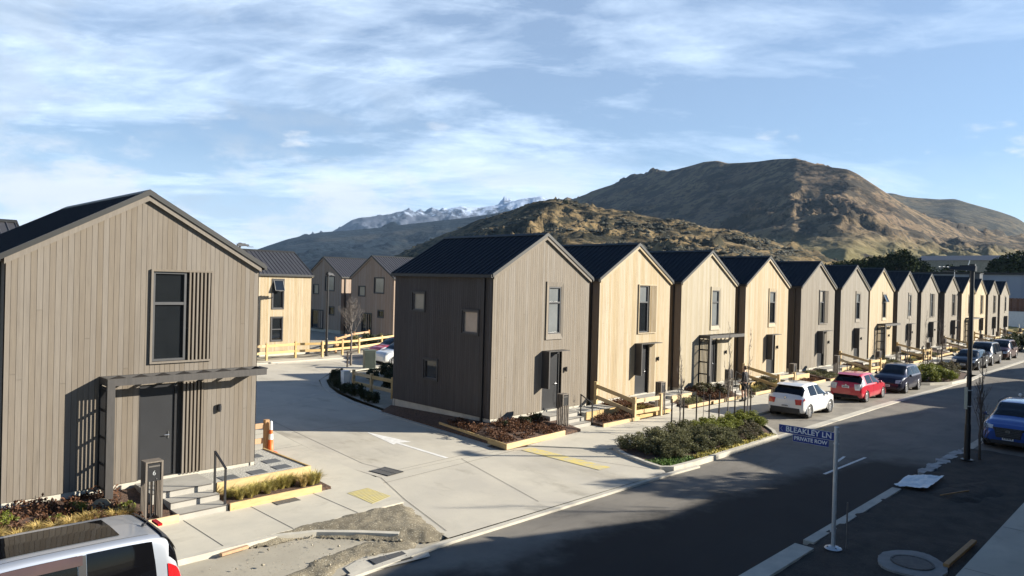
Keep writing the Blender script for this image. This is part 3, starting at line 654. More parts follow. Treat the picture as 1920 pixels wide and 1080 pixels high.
def blob_points(n,rad,rng,clumps=38,flat=.0,cl=.22):
    """points in clumps over a dome: dense skin, gaps between clumps"""
    d=rng.normal(size=(clumps,3)); d[:,2]=np.abs(d[:,2])-.15; d/=np.linalg.norm(d,axis=1,keepdims=True)
    cc=d*rng.uniform(.45,.86,(clumps,1))*np.array(rad)
    k=rng.integers(0,clumps,n); p=rng.normal(size=(n,3)); p/=np.linalg.norm(p,axis=1,keepdims=True)
    r=cl*np.array(rad)*rng.uniform(.8,1.25,(clumps,1))[k]
    P=cc[k]+p*r*rng.uniform(.55,1,(n,1))
    P[:,2]+=rad[2]*.28; P=P[P[:,2]>.02]
    return P
def shrub_mesh(seed,rad,n,size,m,name='shrub'):
    rng=np.random.default_rng(seed); r=thing(name,'x','shrub')
    P=blob_points(n,rad,rng)
    leaves('leaf_crown',P,size,m,r,rng)
    st=MB(); random.seed(seed)
    for i in range(7):
        a=random.uniform(0,6.28); st.tube([(0.04*math.cos(a),.04*math.sin(a),-.05),(.25*rad[0]*math.cos(a),.25*rad[1]*math.sin(a),.35*rad[2]),(.6*rad[0]*math.cos(a),.6*rad[1]*math.sin(a),.8*rad[2])],[.014,.01,.005],5)
    st.build('stem',m_bark,r); return r
def bare_tree(name,label,loc,h,seed,m,cat='tree',spread=.35,lev=3,r0=.035,crown_from=.3,nb=16,group=None,up=1.1,tsides=6):
    rd=random.Random(seed); root=thing(name,label,cat,loc,rd.uniform(0,6),group)
    tr=MB(); br=MB()
    pts=[Vector((0,0,-.1))]; n=9; d=Vector((0,0,1))
    for i in range(1,n+1): pts.append(Vector((rd.uniform(-.02,.02)*h*i/n,rd.uniform(-.02,.02)*h*i/n,h*i/n)))
    tr.tube(pts,[r0*(1-.85*i/n) for i in range(n+1)],tsides)
    def twig(p,d,l,r,k):
        q=[p]; dd=Vector(d); m_=4
        for i in range(m_):
            dd=(dd+Vector((rd.uniform(-.25,.25),rd.uniform(-.25,.25),rd.uniform(-.02,.25)*up))).normalized(); q.append(q[-1]+dd*l/m_)
        br.tube(q,[r*(1-.8*i/m_) for i in range(m_+1)],4,cap=False)
        if k>0:
            for j in range(rd.randint(2,4)):
                t=rd.uniform(.25,.95); i=min(int(t*m_),m_-1); s=q[i].lerp(q[i+1],t*m_-i)
                nd=(dd+Vector((rd.uniform(-.8,.8),rd.uniform(-.8,.8),rd.uniform(-.1,.6)))).normalized(); twig(s,nd,l*rd.uniform(.35,.65),r*.55,k-1)
    for j in range(nb):
        t=rd.uniform(crown_from,.97); i=min(int(t*n),n-1); s=pts[i].lerp(pts[i+1],t*n-i); a=rd.uniform(0,6.28)
        e=Vector((math.cos(a),math.sin(a),rd.uniform(.5,1.3)*up)).normalized(); twig(s,e,spread*h*(1.15-t)*rd.uniform(.6,1.1),r0*.38*(1.1-t)+.003,lev-1)
    tr.build('trunk',m,root,smooth=True); br.build('branches',m,root); return root
def tussock(seed,h,rad,n,m,name='tussock_grass'):
    rng=np.random.default_rng(seed); a=rng.uniform(0,6.283,n); rr=rad*.25*np.sqrt(rng.random(n)); base=np.stack([rr*np.cos(a),rr*np.sin(a),np.zeros(n)],1)
    a2=a+rng.normal(0,.5,n); out=rad*rng.uniform(.3,1.1,n); hh=h*rng.uniform(.55,1.05,n); dirv=np.stack([np.cos(a2),np.sin(a2),np.zeros(n)],1); side=np.stack([-np.sin(a2),np.cos(a2),np.zeros(n)],1)
    w=.007
    V=[];F=[]
    t0=base; t1=base+dirv*out[:,None]*.35+np.array([0,0,1])*hh[:,None]*.7; t2=base+dirv*out[:,None]*.95; t2[:,2]+=hh*rng.uniform(.65,1.0,n)
    V=np.stack([t0-side*w,t0+side*w,t1+side*w*.8,t1-side*w*.8,t2+side*w*.25,t2-side*w*.25],1).reshape(-1,3)
    i=np.arange(n)[:,None]*6; F=np.concatenate([i+np.array([[0,1,2,3]]),i+np.array([[3,2,4,5]])]); t=rng.random(n)
    return fastmesh(name,V,F,m,None,tint=np.concatenate([t,t]))
def cover(name,regions,m,seed,size=.05,den=500,h=(.03,.16)):
    """low planting that nobody could count: leaves over bed surfaces; regions (polygon bbox x0,x1,y0,y1, z at y0, z at y1)"""
    rng=np.random.default_rng(seed); P=[]
    for (x0,x1,y0,y1,za,zb) in regions:
        n=int(den*(x1-x0)*(y1-y0)); x=rng.uniform(x0,x1,n); y=rng.uniform(y0,y1,n)
        c=fbm(x*2.6,y*2.6,3,seed); keep=c>.40; x,y,c=x[keep],y[keep],c[keep]
        z=za+(zb-za)*(y-y0)/(y1-y0)+h[0]+(h[1]-h[0])*np.clip((c-.36)*3,0,1)*rng.random(len(x))
        P.append(np.stack([x,y,z],1))
    o=leaves(name,np.concatenate(P),size,m,None,rng,.5); o['kind']='stuff'; return o
# ------------------------------------------------------------------ garden pieces in front of the houses
def letterbox_mb():
    r=thing('letterbox','x','letterbox')
    mb=MB()
    for x in (-.19,.15): 
        for k in range(4): y=-.15+k*.085; mb.box(x,x+.04,y,y+.045,0,1.40)
    mb.box(-.19,.19,-.15,.15,1.40,1.43)
    for y in (.16,): 
        for k in range(4): x=-.15+k*.085; mb.box(x,x+.045,y-.03,y,0.0,1.40)
    fr=mb.build('slat_frame',mat('brown_slats',(.16,.135,.11),(.12,.10,.082),scale=5,stretch=(4,4,.6),rough=.7),r)
    mb=MB(); mb.box(-.145,.145,-.13,.12,.98,1.38); bx=mb.build('mail_case',m_black,r)
    mb=MB(); mb.box(-.12,.12,-.136,-.131,1.30,1.335); mb.build('mail_slot',m_joint,bx)
    mb=MB(); mb.lathe([(0,0),(.012,0),(.012,.012),(0,.012)],10,'y',(.05,-.145,1.03)); mb.build('lock',m_chrome,bx)
    return r
def rail_mb():
    r=thing('handrail','x','handrail'); mb=MB()
    # origin at the foot of the lower post; runs up the steps towards +y
    mb.box(-.022,.022,-.022,.022,0,.87); p=mb.build('post',m_black,r)
    mb=MB(); mb.box(-.022,.022,.58,.624,.16,1.17); mb.build('post',m_black,r)
    mb=MB(); mb.beam((0,-.022,.86),(0,.624,1.17),.05,.03); mb.build('rail',m_black,r)
    return r
def fence(name,label,posts,drop=0.,h=.95,group=None,m=None,sec=.14,rails=((.10,.17),(.58,.17))):
    """post and rail fence; posts = list of (x,y,z)"""
    m=m or m_pine; o=Vector(posts[0]); r=thing(name,label,'fence',o,0,group)
    P=[Vector(p)-o for p in posts]
    for p in P:
        mb=MB(); mb.beam((p.x,p.y,p.z-.3),(p.x,p.y,p.z+h),sec,sec,(0,1,0),ch=.012); mb.build('post',m,r)
    for a,b in zip(P[:-1],P[1:]):
        d=(b-a).normalized()*sec*.45
        for off,rh in rails:
            mb=MB(); z=Vector((0,0,h-off-rh/2)); mb.beam(a+d+z,b-d+z,.05,rh,ch=.006); mb.build('rail',m,r)
    return r
LB=letterbox_mb(); HR_=rail_mb(); used={'lb':0,'hr':0}
def place(proto,key,loc,rz,label,group):
    if not used[key]: used[key]=1; proto.location=loc; proto.rotation_euler=(0,0,rz); tag(proto,label,None,group); return proto
    return dup(proto,loc,rz,label,group)
TUS=[tussock(40+i,.42,.34,260,m_tuss if i!=1 else m_tuss2) for i in range(3)]; tus_used=[0,0,0]
def put_tussock(x,y,z,label,s=1.,v=None):
    i=random.randrange(3) if v is None else v
    t=TUS[i]
    if tus_used[i]: t=t.copy(); C.objects.link(t)
    tus_used[i]=1; t.location=(x,y,z); t.rotation_euler=(0,0,random.uniform(0,6)); t.scale=(s,s,s*random.uniform(.85,1.1)); tag(t,label,'tussock','tussock grasses in the front gardens')
def steps(name,label,loc,x0,x1,ys,zs,bottom=-.55,porch=(2.5,4.4)):
    """concrete porch slab and steps; ys edges from the wall outwards"""
    r=thing(name,label,'steps',loc); mb=MB(); mb.box(porch[0],porch[1],ys[0],-.045,bottom,zs[0]); mb.build('porch_slab',m_step,r)
    for (a,b),z in zip(zip(ys[:-1],ys[1:]),zs[1:]):
        mb=MB(); mb.box(x0,x1,b,a-.002,bottom,z); mb.build('tread',m_step,r)
    mb=MB()
    for y,z in zip(ys,zs): mb.box(x0 if y!=ys[0] else porch[0]+.02,x1,y-.004,y+.012,z-.022,z+.003)
    mb.build('nosing_strip',m_joint,r)
    if ys[-1]>-2: mb=MB(); mb.box(x0-.55,x1+.16,-2.3,ys[-1]-.004,-.6,-.497); mb.build('landing',m_path,r)
    return r
def pebble_bed(name,label,loc,x0,x1,y0,y1,z=-.08,pav=(),wrap=None):
    r=thing(name,label,'pebble bed',loc); mb=MB(); mb.box(x0,x1,y0,y1,-.5,z)
    if wrap: mb.box(*wrap,-.5,z-.003)
    mb.build('pebbles',m_pebble,r)
    mb=MB(); 
    e=wrap[1] if wrap else x1
    mb.box(x0,e+.05,y0-.05,y0-.002,-.5,z-.19); mb.box(x0,e+.05,y0-.052,y0-.003,z-.185,z+.03)
    if wrap: mb.box(wrap[1]+.002,wrap[1]+.05,y0,wrap[3],-.5,z+.03)
    mb.build('retaining_board',m_pine,r)
    for (x,y) in pav:
        mb=MB(); mb.box(x-.22,x+.22,y-.2,y+.2,z-.02,z+.012); mb.build('paver',m_paver,r)
    return r
def soil_bed(name,label,loc,quads,edge,eh=.20,ez=-.52):
    r=thing(name,label,'garden bed',loc); mb=MB()
    for q in quads: n=len(q); mb.add(list(q)+[(x,y,-.62) for x,y,z in q],[tuple(range(n))]+[(i,n+i,n+(i+1)%n,(i+1)%n) for i in range(n)])
    mb.build('bark_mulch',m_mulch,r)
    mb=MB()
    for a,b in edge: mb.beam((*a,ez+eh/2),(*b,ez+eh/2),.055,eh,ch=.006)
    mb.build('timber_edging',m_pine,r); return r
rust_regions=[]; green_regions=[]
def garden(k):
    X,Y=HP[k]; hn=HN[k]
    if k==0:
        steps('entrance_steps',f'concrete steps with dark nosings up to the {hn}',(X,Y,0),3.02,4.17,[-1.2,-1.68,-2.16],[-.05,-.20,-.35],porch=(2.75,4.28))
        place(LB,'lb',(X+2.52,Y-1.88,-.50),0,f'black slatted letterbox numbered 6 before the {hn}','slatted letterboxes')
        place(HR_,'hr',(X+4.12,Y-2.10,-.35),0,f'black handrail on the steps of the {hn}','black step handrails')
        pebble_bed('pebble_bed','pale pebble bed with dark square pavers beside the taupe house',(X,Y,0),4.3,5.9,-1.18,-.045,pav=[(4.75,-.85),(5.55,-.82)],wrap=(5.9,6.87,-1.18,1.55))
        o=bpy.data.objects['pebble_bed']
        for (x,y) in ((6.30,-.72),(6.38,.02),(6.25,.85)):
            mb=MB(); mb.box(x-.22,x+.22,y-.2,y+.2,-.10,-.07); mb.build('paver',m_paver,o)
        soil_bed('garden_bed','low tussock planter edged in pale timber beside the steps of the taupe house',(X,Y,0),[[(4.2,-2.15,-.40),(7.0,-2.15,-.44),(7.0,-1.2,-.40),(4.2,-1.2,-.36)]],[((4.2,-2.2),(6.68,-2.2))],.2)
        for i in range(13):
            put_tussock(X+4.45+i*.195+random.uniform(-.05,.05),Y-1.62+random.uniform(-.2,.2),-.40,f'olive tussock in the planter right of the steps, {NTH[i]} from the handrail',.85)
        soil_bed('garden_bed','bark mulched bed with dry grasses under the wall of the taupe house',(X,Y,0),[[(-9,-2.2,-.44),(3.0,-2.2,-.44),(3.0,-.03,-.14),(-9,-.03,-.14)]],[((-9,-2.22),(3.0,-2.22))],.2)
        rust_regions.append((X-6,X+2.3,Y-2.15,Y-.1,-.44,-.15))
        for i in range(16):
            put_tussock(X-2.4+i*.30+random.uniform(-.1,.1),Y-1.55-.35*random.random(),-.36,f'golden grass tuft under the taupe house wall, {NTH[i]} from the left in the mulch',.8,1)
        m1=MB()
        st=thing('garden_rock','pale rock in the mulched bed below the slatted screen','rock',(X+1.75,Y-.95,-.26)); 
        m1.lathe([(0,.24),(.12,.22),(.22,.1),(.2,-.05)],9); m1.build('stone_block',m_stone,st)
        return
    E=6.62
    ys=[-.85,-1.2,-1.55]; fy=-2.08-(.12 if k>1 else .1)
    steps('entrance_steps',f'concrete porch steps of the {hn}',(X,Y,0),2.95,4.2,ys,[-.05,-.20,-.35])
    place(LB,'lb',((X+2.55,Y-1.45,-.50) if k%2 else (X+1.98,Y-2.05,-.5)),0,f'slatted letterbox before the {hn}','slatted letterboxes') if True else 0
    if k%2: place(HR_,'hr',(X+4.32,Y-1.52,-.5),0,f'black handrail at the steps of the {hn}','black step handrails')
    pebble_bed('pebble_bed',f'grey pebble bed by the porch of the {hn}',(X,Y,0),4.4,E-.0,-1.12,-.045,pav=[(4.9,-.6),(5.6,-.55)])
    soil_bed('garden_bed',f'timber edged planting strip right of the steps of the {hn}',(X,Y,0),[[(4.35,-2.05,-.42),(E,-2.05,-.42),(E,-1.17,-.36),(4.35,-1.17,-.36)]],[((4.3,-2.1),(E+.2,-2.1))],.16)
    if k==1:
        soil_bed('garden_bed','rust coloured corner bed edged in pale timber below the brown-grey house',(X,Y,0),[[(-1.36,-2.25,-.40),(2.94,-2.05,-.40),(2.94,-.03,-.12),(-.02,-.03,-.12)],[(-1.36,-2.25,-.40),(-.02,-.03,-.12),(-.02,6.2,-.3),(-.55,6.2,-.5),(-.95,2.0,-.46)]],[((-1.40,-2.30),(1.95,-2.08)),((-1.40,-2.30),(-.72,2.06))],.2)
        rust_regions.append((-1.2,2.25,-2.0,-.15,-.38,-.16)); rust_regions.append((-.95,-.1,-.3,1.4,-.36,-.3))
    else:
        soil_bed('garden_bed',f'mulched timber edged bed left of the steps of the {hn}',(X,Y,0),[[(.0,-2.05,-.42),(2.94,-2.05,-.42),(2.94,-.03,-.14),(-.3,-.03,-.14)]],[((-.25,-2.1),(2.75,-2.1))],.16)
        if k<9: (rust_regions if k in (2,3,6) else green_regions).append((X+.1,X+2.3,Y-1.9,Y-.2,-.40,-.18))
    if k<10:
        (rust_regions if k in (1,4) else green_regions).append((X+4.5,X+6.4,Y-2.0,Y-1.25,-.40,-.36))
        for i in range(3 if k!=1 else 0):
            put_tussock(X+(5.1+i*.5 if k%2 else .5+i*.55),Y-1.65,-.40,f'tussock grass before the {hn}, {ORD[i+1]} of its three',.9)
    if k%2==0:
        fence('rail_fence',f'pine post and rail fence stepping down beside the {hn}',[(X-.27,Y-.16,-.08),(X-.27,Y-2.22,-.5),(X+1.62,Y-2.30,-.5)],group='front garden rail fences',m=m_pine,h=.98)
for k in range(0,15): garden(k)
text_part('house_number','6',.15,LB,(0,-.134,1.16),(R(90),0,0),m_galv)
cover('rust_ground_cover',rust_regions,m_rust,5,.042,900,(.02,.24))
cover('green_ground_cover',green_regions,m_leafo,15,.042,900,(.02,.24))
rng=np.random.default_rng(8)
def small_plants(label_fmt,spots,seed,m,rad,n,size,name,cat,group):
    p=shrub_mesh(seed,rad,n,size,m,name); p['category']=cat
    for i,(x,y,z,s,lab) in enumerate(spots):
        o=p if i==0 else dup(p,(0,0,0)); o.location=(x,y,z); o.rotation_euler=(0,0,random.uniform(0,6)); o.scale=(s,s,s); tag(o,lab,None,group)
small_plants('',[(-14.0,-1.1,-.3,.9,'small dark green shrub in the shade of the slatted screen'),(-13.1,-1.5,-.36,.8,'small green shrub in the mulch left of the numbered letterbox'),(-15.4,-1.2,-.3,1.1,'pale green shrub against the wall base at the picture edge'),(-14.5,-1.5,-.36,.75,'bright little shrub between dry grasses above the van roof')],31,m_leafg,(.28,.28,.26),700,.03,'garden_shrub','shrub','small shrubs by the taupe house')
small_plants('',[(1.3,-.65,-.24,1.1,'grey green shrub below the wall of the corner house'),(2.0,-.55,-.22,1.2,'dark shrub beside the door of the corner house'),(.3,-.5,-.25,.9,'low shrub in the rust bed at the corner of the brown-grey house')],32,m_leafd,(.3,.3,.26),700,.03,'garden_shrub','shrub','small shrubs by the corner house')
small_plants('',[(14.4,-.6,-.2,1.3,'dark shrub at the foot of the third house slatted screen'),(15.1,-.7,-.22,1.2,'bushy shrub by the screen post of the third house'),(16.0,-.9,-.25,1.1,'reddish shrub before the door of the third house'),(15.6,-1.4,-.36,1.0,'low shrub at the footpath edge before the third house'),(19.4,-1.5,-.36,1.1,'green shrub beside the sloping rail of the fourth house'),(21.4,-.8,-.25,1.0,'shrub under the door side of the fourth house'),(42.6,-.6,-.2,1.2,'shrub below the canopy of the seventh house')],33,m_leafp,(.38,.34,.34),900,.035,'garden_shrub','shrub','shrubs in the row front gardens')
# ------------------------------------------------------------------ fences, cone, bollard, cabinet at the back
fence('rail_fence','orange lit pine fence stub behind the taupe house corner by the cone',[(-9.3,2.3,-.45),(-7.78,2.28,-.45)],h=1.02,m=m_pine2,sec=.15)
fence('rail_fence','shaded pine fence behind the brown-grey corner house',[(1.95,12.2,-.55),(1.85,10.45,-.55),(1.8,8.6,-.55),(1.75,6.9,-.55)],h=1.05,m=m_pine)
bp=[(-1.6,25.2),(1.3,25.6),(4.04,25.9),(6.4,26.35),(8.26,25.9),(10.31,26.55),(11.95,26.85),(15.12,28.4),(18.5,30)]
fence('rail_fence','long sunlit pale timber fence along the back lane',[(x,y,-.28) for x,y in bp],h=.98,m=m_pine)
fence('rail_fence','shaded reddish fence running back between the yellow and brown houses',[(10.4,27.6,-.2),(12.5,29.6,-.2),(14.6,31.6,-.2),(17,33,-.2)],h=1.0,m=m_pine2)
c=thing('traffic_cone','tall orange cone with white bands behind the timber post','traffic cone',(-7.70,2.12,-.5))
mb=MB(); mb.box(-.16,.16,-.16,.16,0,.04); mb.build('base',mat('cone_orange',(.75,.14,.02),(.65,.11,.02),rough=.5),c)
mb=MB(); mb.lathe([(.09,.04),(.075,.45),(.06,.45)],18); mb.lathe([(.061,.62),(.053,.76)],18); mb.build('orange_body',MATS['cone_orange'],c,smooth=True)
mb=MB(); mb.lathe([(.074,.44),(.062,.63)],18); mb.lathe([(.053,.755),(.045,1.0),(.02,1.04),(0,1.045)],18); mb.build('reflective_band',m_white,c,smooth=True)
c=thing('service_pillar','white service pillar at the end of the shaded lane fence','service pillar',(1.72,12.6,-.55)); mb=MB(); mb.box(-.19,.19,-.15,.15,0,.92); o=mb.build('cabinet_body',m_white,c); mb=MB(); mb.box(-.205,.205,-.165,.165,.92,.97); mb.build('lid',m_white,c); mb=MB(); mb.box(-.16,.16,-.156,-.151,.1,.85); mb.build('access_panel',m_white,c)
c=thing('utility_cabinet','grey green ribbed utility cabinet beside the parked white car','utility cabinet',(7.75,19.3,-.55),R(-20)); mb=MB(); mb.box(-.36,.36,-.25,.25,0,1.15); mb.build('cabinet_body',mat('cabinet_green',(.11,.13,.11),rough=.5),c)
mb=MB()
for i in range(9): mb.box(-.32+i*.075,-.29+i*.075,-.27,-.251,.08,1.08)
mb.build('rib',MATS['cabinet_green'],c); mb=MB(); mb.box(-.40,.40,-.29,.29,1.15,1.2); mb.build('lid',MATS['cabinet_green'],c)
c=thing('drain_grate','steel drain grate on the left side of the lane','drain grate',(-6.1,-1.95,-.525),R(8))
def grate(c,w,l,n=9):
    mb=MB()
    for i in range(n): y=-l/2+(i+.5)*l/n; mb.box(-w/2,w/2,y-.012,y+.012,-.01,.012)
    for x in (-w/2,0,w/2-.02): mb.box(x,x+.02,-l/2,l/2,-.012,.010)
    mb.build('grate_bars',m_frame,c); mb=MB(); mb.box(-w/2,w/2,-l/2,l/2,-.03,-.018+.024); 
    mb=MB(); mb.poly([(-w/2-.02,-l/2-.02),(w/2+.02,-l/2-.02),(w/2+.02,l/2+.02),(-w/2-.02,l/2+.02)],-.004); mb.build('sump',m_gap,c)
grate(c,.62,.8)
c=thing('drain_grate','steel drain grate at the corner of the rust bed','drain grate',(-1.3,-1.85,-.512)); grate(c,.42,.72)
c=thing('drain_grate','kerbside grate in a pale concrete sump on the gravelly bay','drain grate',(-9.9,-7.42,-.57),R(-6)); grate(c,.78,.42,8)
mb=MB(); mb.poly([(-1.0,-.3),(.75,-.33),(.95,.1),(.55,.3),(-.55,.36),(-.95,.15)],-.012); mb.build('concrete_surround',m_kerb,c)
c=thing('drain_grate','small grey grate set in the footpath by the tussock planter','drain grate',(-9.75,-2.78,-.497)); grate(c,.62,.3,6)
def tactile(name,label,pts,nx,ny,zz=-.496,pm=m_yel,dh=.010):
    P=[np.array((*p,0.)) for p in pts]; o=sum(P)/4; r=thing(name,label,'tactile paving',(o[0],o[1],zz)); k=6
    U,V=np.meshgrid(np.linspace(0,1,nx*k+1),np.linspace(0,1,ny*k+1),indexing='ij')
    Q=(P[0]*(1-U)[...,None]+P[1]*U[...,None])*(1-V)[...,None]+(P[3]*(1-U)[...,None]+P[2]*U[...,None])*V[...,None]-o
    d=np.hypot((U*nx)%1-.5,(V*ny)%1-.5); Q[...,2]=dh*np.clip(1.5-d*4.2,0,1)
    fastmesh('pad',Q.reshape(-1,3),quadgrid(nx*k+1,ny*k+1),pm,r)
def quadgrid(nx,ny): i=np.arange(nx*ny).reshape(nx,ny); return np.stack([i[:-1,:-1],i[1:,:-1],i[1:,1:],i[:-1,1:]],-1).reshape(-1,4)
tactile('tactile_pad','yellow tactile paving square on the left footpath',[(-8.22,-3.15),(-8.24,-4.35),(-7.5,-4.12),(-7.54,-3.1)],12,18)
tactile('tactile_pad','long worn yellow tactile strip at the right footpath corner',[(-.98,-2.62),(-1.02,-6.0),(-.46,-6.0),(-.42,-2.62)],9,52,-.527,mat('worn_tactile',(.60,.48,.15),(.47,.42,.29),scale=3.2,rough=.85,detail=9,lo=.42,hi=.58),.0)
mb=MB()
c=thing('manhole_cover','round manhole lid in a rough concrete collar on the dark verge','manhole',(-2.05,-15.0,-.49)); mb=MB(); rg=random.Random(2)
mb.poly([((.80+.05*math.sin(3*a+1)+rg.uniform(-.012,.012))*math.cos(a),(.64+.03*math.sin(2*a)+rg.uniform(-.012,.012))*math.sin(a)) for a in np.linspace(0,6.2,60)],0,.06); mb.build('concrete_collar',mat('old_concrete',(.27,.26,.24),(.20,.19,.175),scale=3,rough=.9,bump=.3,bscale=25,detail=8),c)
mb=MB(); mb.lathe([(0,.02),(.36,.02),(.36,.0)],30); mb.lathe([(.37,.0),(.37,.026),(.41,.026),(.41,0)],30); mb.build('lid',mat('cast_iron',(.10,.09,.08),(.06,.055,.05),scale=9,rough=.7,bump=.5,bscale=25),c)
c=thing('plastic_sheet','crumpled white sheet lying on the verge edge','plastic sheet',(5.2,-13.2,-.46))
xs=np.linspace(0,1,26); A=[np.array(p) for p in ((-1.08,.36),(.5,.4),(1.3,-.38),(-.72,-.44))]; U,Vv=np.meshgrid(xs,xs)
PX=(A[0][0]*(1-U)+A[1][0]*U)*(1-Vv)+(A[3][0]*(1-U)+A[2][0]*U)*Vv; PY=(A[0][1]*(1-U)+A[1][1]*U)*(1-Vv)+(A[3][1]*(1-U)+A[2][1]*U)*Vv
Z=.09*(fbm(PX*3,PY*5,3,3,ridge=True)-.4); i=np.arange(676).reshape(26,26)
fastmesh('sheet',np.stack([PX,PY,Z],-1).reshape(-1,3),np.stack([i[:-1,:-1],i[:-1,1:],i[1:,1:],i[1:,:-1]],-1).reshape(-1,4),m_white,c,smooth=True)
def plank(label,a,b,w,h,m): 
    a=Vector(a);b=Vector(b); r=thing('timber_plank',label,'timber plank',a); mb=MB(); mb.beam((0,0,0),b-a,w,h,ch=.008); mb.build('board',m,r)
plank('pinkish timber offcut lying beside the right footpath',(-1.75,-15.55,-.46),(.35,-15.62,-.44),.11,.07,m_pine2)
plank('thin pale stick lying in the dirt behind the white sheet',(3.9,-14.1,-.42),(5.0,-14.55,-.40),.04,.03,m_pine2)
plank('short orange timber stub lying by the broken kerb',(-12.4,-5.05,-.53),(-11.8,-4.98,-.53),.10,.06,m_pine2)
# ------------------------------------------------------------------ cars
def crom(P,t):
    """Catmull-Rom through rows of P at parameters t (array of floats in row units)"""
    P=np.asarray(P,float); n=len(P); i=np.clip(np.floor(t).astype(int),0,n-2); f=(t-i)[:,None]
    p0=P[np.clip(i-1,0,n-1)];p1=P[i];p2=P[i+1];p3=P[np.clip(i+2,0,n-1)]
    m1=(p2-p0)*.42; m2=(p3-p1)*.42
    return (2*f**3-3*f**2+1)*p1+(f**3-2*f**2+f)*m1+(-2*f**3+3*f**2)*p2+(f**3-f**2)*m2
class CarShape:
    # station rows: x, z_bottom, z_belt, z_top, half width, half roof width
    def __init__(s,st): s.st=np.array(st,float); s.x=s.st[:,0]
    def row(s,x):
        x=np.atleast_1d(x); k=np.interp(x,s.x,np.arange(len(s.x))); return crom(s.st,k)
    def sec(s,x):
        r=s.row(x); zb,zl,zt,w,wt=r[:,1],r[:,2],r[:,3],r[:,4],r[:,5]; h=zl-zb; o=np.zeros_like(w)
        g=np.maximum(zt-zl,.02); rr=np.minimum(.07,g*.3)
        P=[(o,zb),(w*.80,zb),(w*.965,zb+.10),(w,zb+.42*h),(w*.99,zl-.10*np.minimum(1,h)),(w*.965,zl),(w*.965*.42+wt*.58+.012,zl+(g-rr)*.58),(wt+.0,zt-rr),(wt*.86,zt-rr*.22),(wt*.5,zt),(o,zt+.012)]
        return np.stack([np.stack(p,-1) for p in P],1)       # (nx,11,2)
    def pt(s,x,v):
        x=np.asarray(x,float); v=np.asarray(v,float); S_=s.sec(x.ravel()); vv=v.ravel(); out=np.zeros((len(vv),3))
        i=np.clip(np.floor(vv).astype(int),0,9); f=(vv-i)[:,None]; ar=np.arange(len(vv))
        p0=S_[ar,np.clip(i-1,0,10)];p1=S_[ar,i];p2=S_[ar,i+1];p3=S_[ar,np.clip(i+2,0,10)]
        m1=(p2-p0)*.35;m2=(p3-p1)*.35
        m1[i==0]=(p2-p1)[i==0]
        q=(2*f**3-3*f**2+1)*p1+(f**3-2*f**2+f)*m1+(-2*f**3+3*f**2)*p2+(f**3-f**2)*m2
        out[:,0]=x.ravel(); out[:,1:]=q; return out.reshape(x.shape+(3,))
    def normal(s,x,v):
        e=.012; xa=np.clip(x-e,s.x[0],s.x[-1]); xb=np.clip(x+e,s.x[0],s.x[-1]); va=np.clip(v-.05,0,10); vb=np.clip(v+.05,0,10)
        n=np.cross(s.pt(x,vb)-s.pt(x,va),s.pt(xb,v)-s.pt(xa,v)); return n/(np.linalg.norm(n,axis=-1,keepdims=True)+1e-9)
def quadgrid(nx,ny): i=np.arange(nx*ny).reshape(nx,ny); return np.stack([i[:-1,:-1],i[1:,:-1],i[1:,1:],i[:-1,1:]],-1).reshape(-1,4)
def patch(cs,name,par,m,x0,x1,v0,v1,off=.006,side=1,nx=14,nv=10,both=False,lim=None,radial=False):
    """a panel lying on the car's skin; x0/x1 may be functions of v (slanted edges)"""
    a=np.linspace(0,1,nx); b=np.linspace(0,1,nv); A,B=np.meshgrid(a,b,indexing='ij'); Vv=v0+(v1-v0)*B
    f0=x0(B) if callable(x0) else x0; f1=x1(B) if callable(x1) else x1
    X=f0+(f1-f0)*A
    P=cs.pt(X,Vv); N_=cs.normal(X,Vv)
    if radial:
        mid=(cs.x[0]+cs.x[-1])/2; sg=1 if np.mean(X)>mid else -1; q=P-np.stack([X-sg*.35,0*X,0*X+.45],-1); N_=q/np.linalg.norm(q,axis=-1,keepdims=True)
    P=P+N_*off
    if both:
        Q=P[:,::-1].copy(); Q[...,1]*=-1; P=np.concatenate([P,Q],1) if v1<9.99 else np.concatenate([P,Q[:,1:]],1); F=quadgrid(nx,P.shape[1])
    else:
        F=quadgrid(nx,nv)
        if side<0: P[...,1]*=-1; F=F[:,::-1]
    return fastmesh(name,P.reshape(-1,3),F,m,par,smooth=True)
def wheel(par,x,y,r,w,spokes=5,rimm=None):
    s=1 if y>0 else -1; root=MB(); root.smooth=True
    root.lathe([(r*.62,-w/2),(r*.93,-w/2),(r,-w/2+.03),(r,w/2-.03),(r*.93,w/2),(r*.66,w/2),(r*.62,w/2-.02),(r*.62,-w/2)],28,'y')
    o=root.build('wheel',m_rub,par); o.location=(x,y,r)
    if s<0: o.rotation_euler=(0,0,math.pi)
    rb=MB(); rb.lathe([(r*.66,w/2-.012),(r*.60,w/2-.004),(r*.56,w/2-.03),(r*.56,-w/2+.02)],28,'y'); 
    for k in range(spokes):
        a=2*math.pi*k/spokes
        for da in (-.16,.16):
            p0=Vector((r*.10*math.cos(a),w/2-.03,r*.10*math.sin(a))); p1=Vector((r*.60*math.cos(a+da),w/2-.02,r*.60*math.sin(a+da))); rb.beam(p0,p1,r*.10,.02,(0,1,0))
    rb.lathe([(0,w/2-.01),(r*.14,w/2-.012),(r*.14,w/2-.04)],14,'y'); rb.build('rim',rimm or m_rim,o)
    d=MB(); d.lathe([(0,-.01),(r*.56,-.01)],20,'y'); d.build('brake_disc',m_plastic,o)
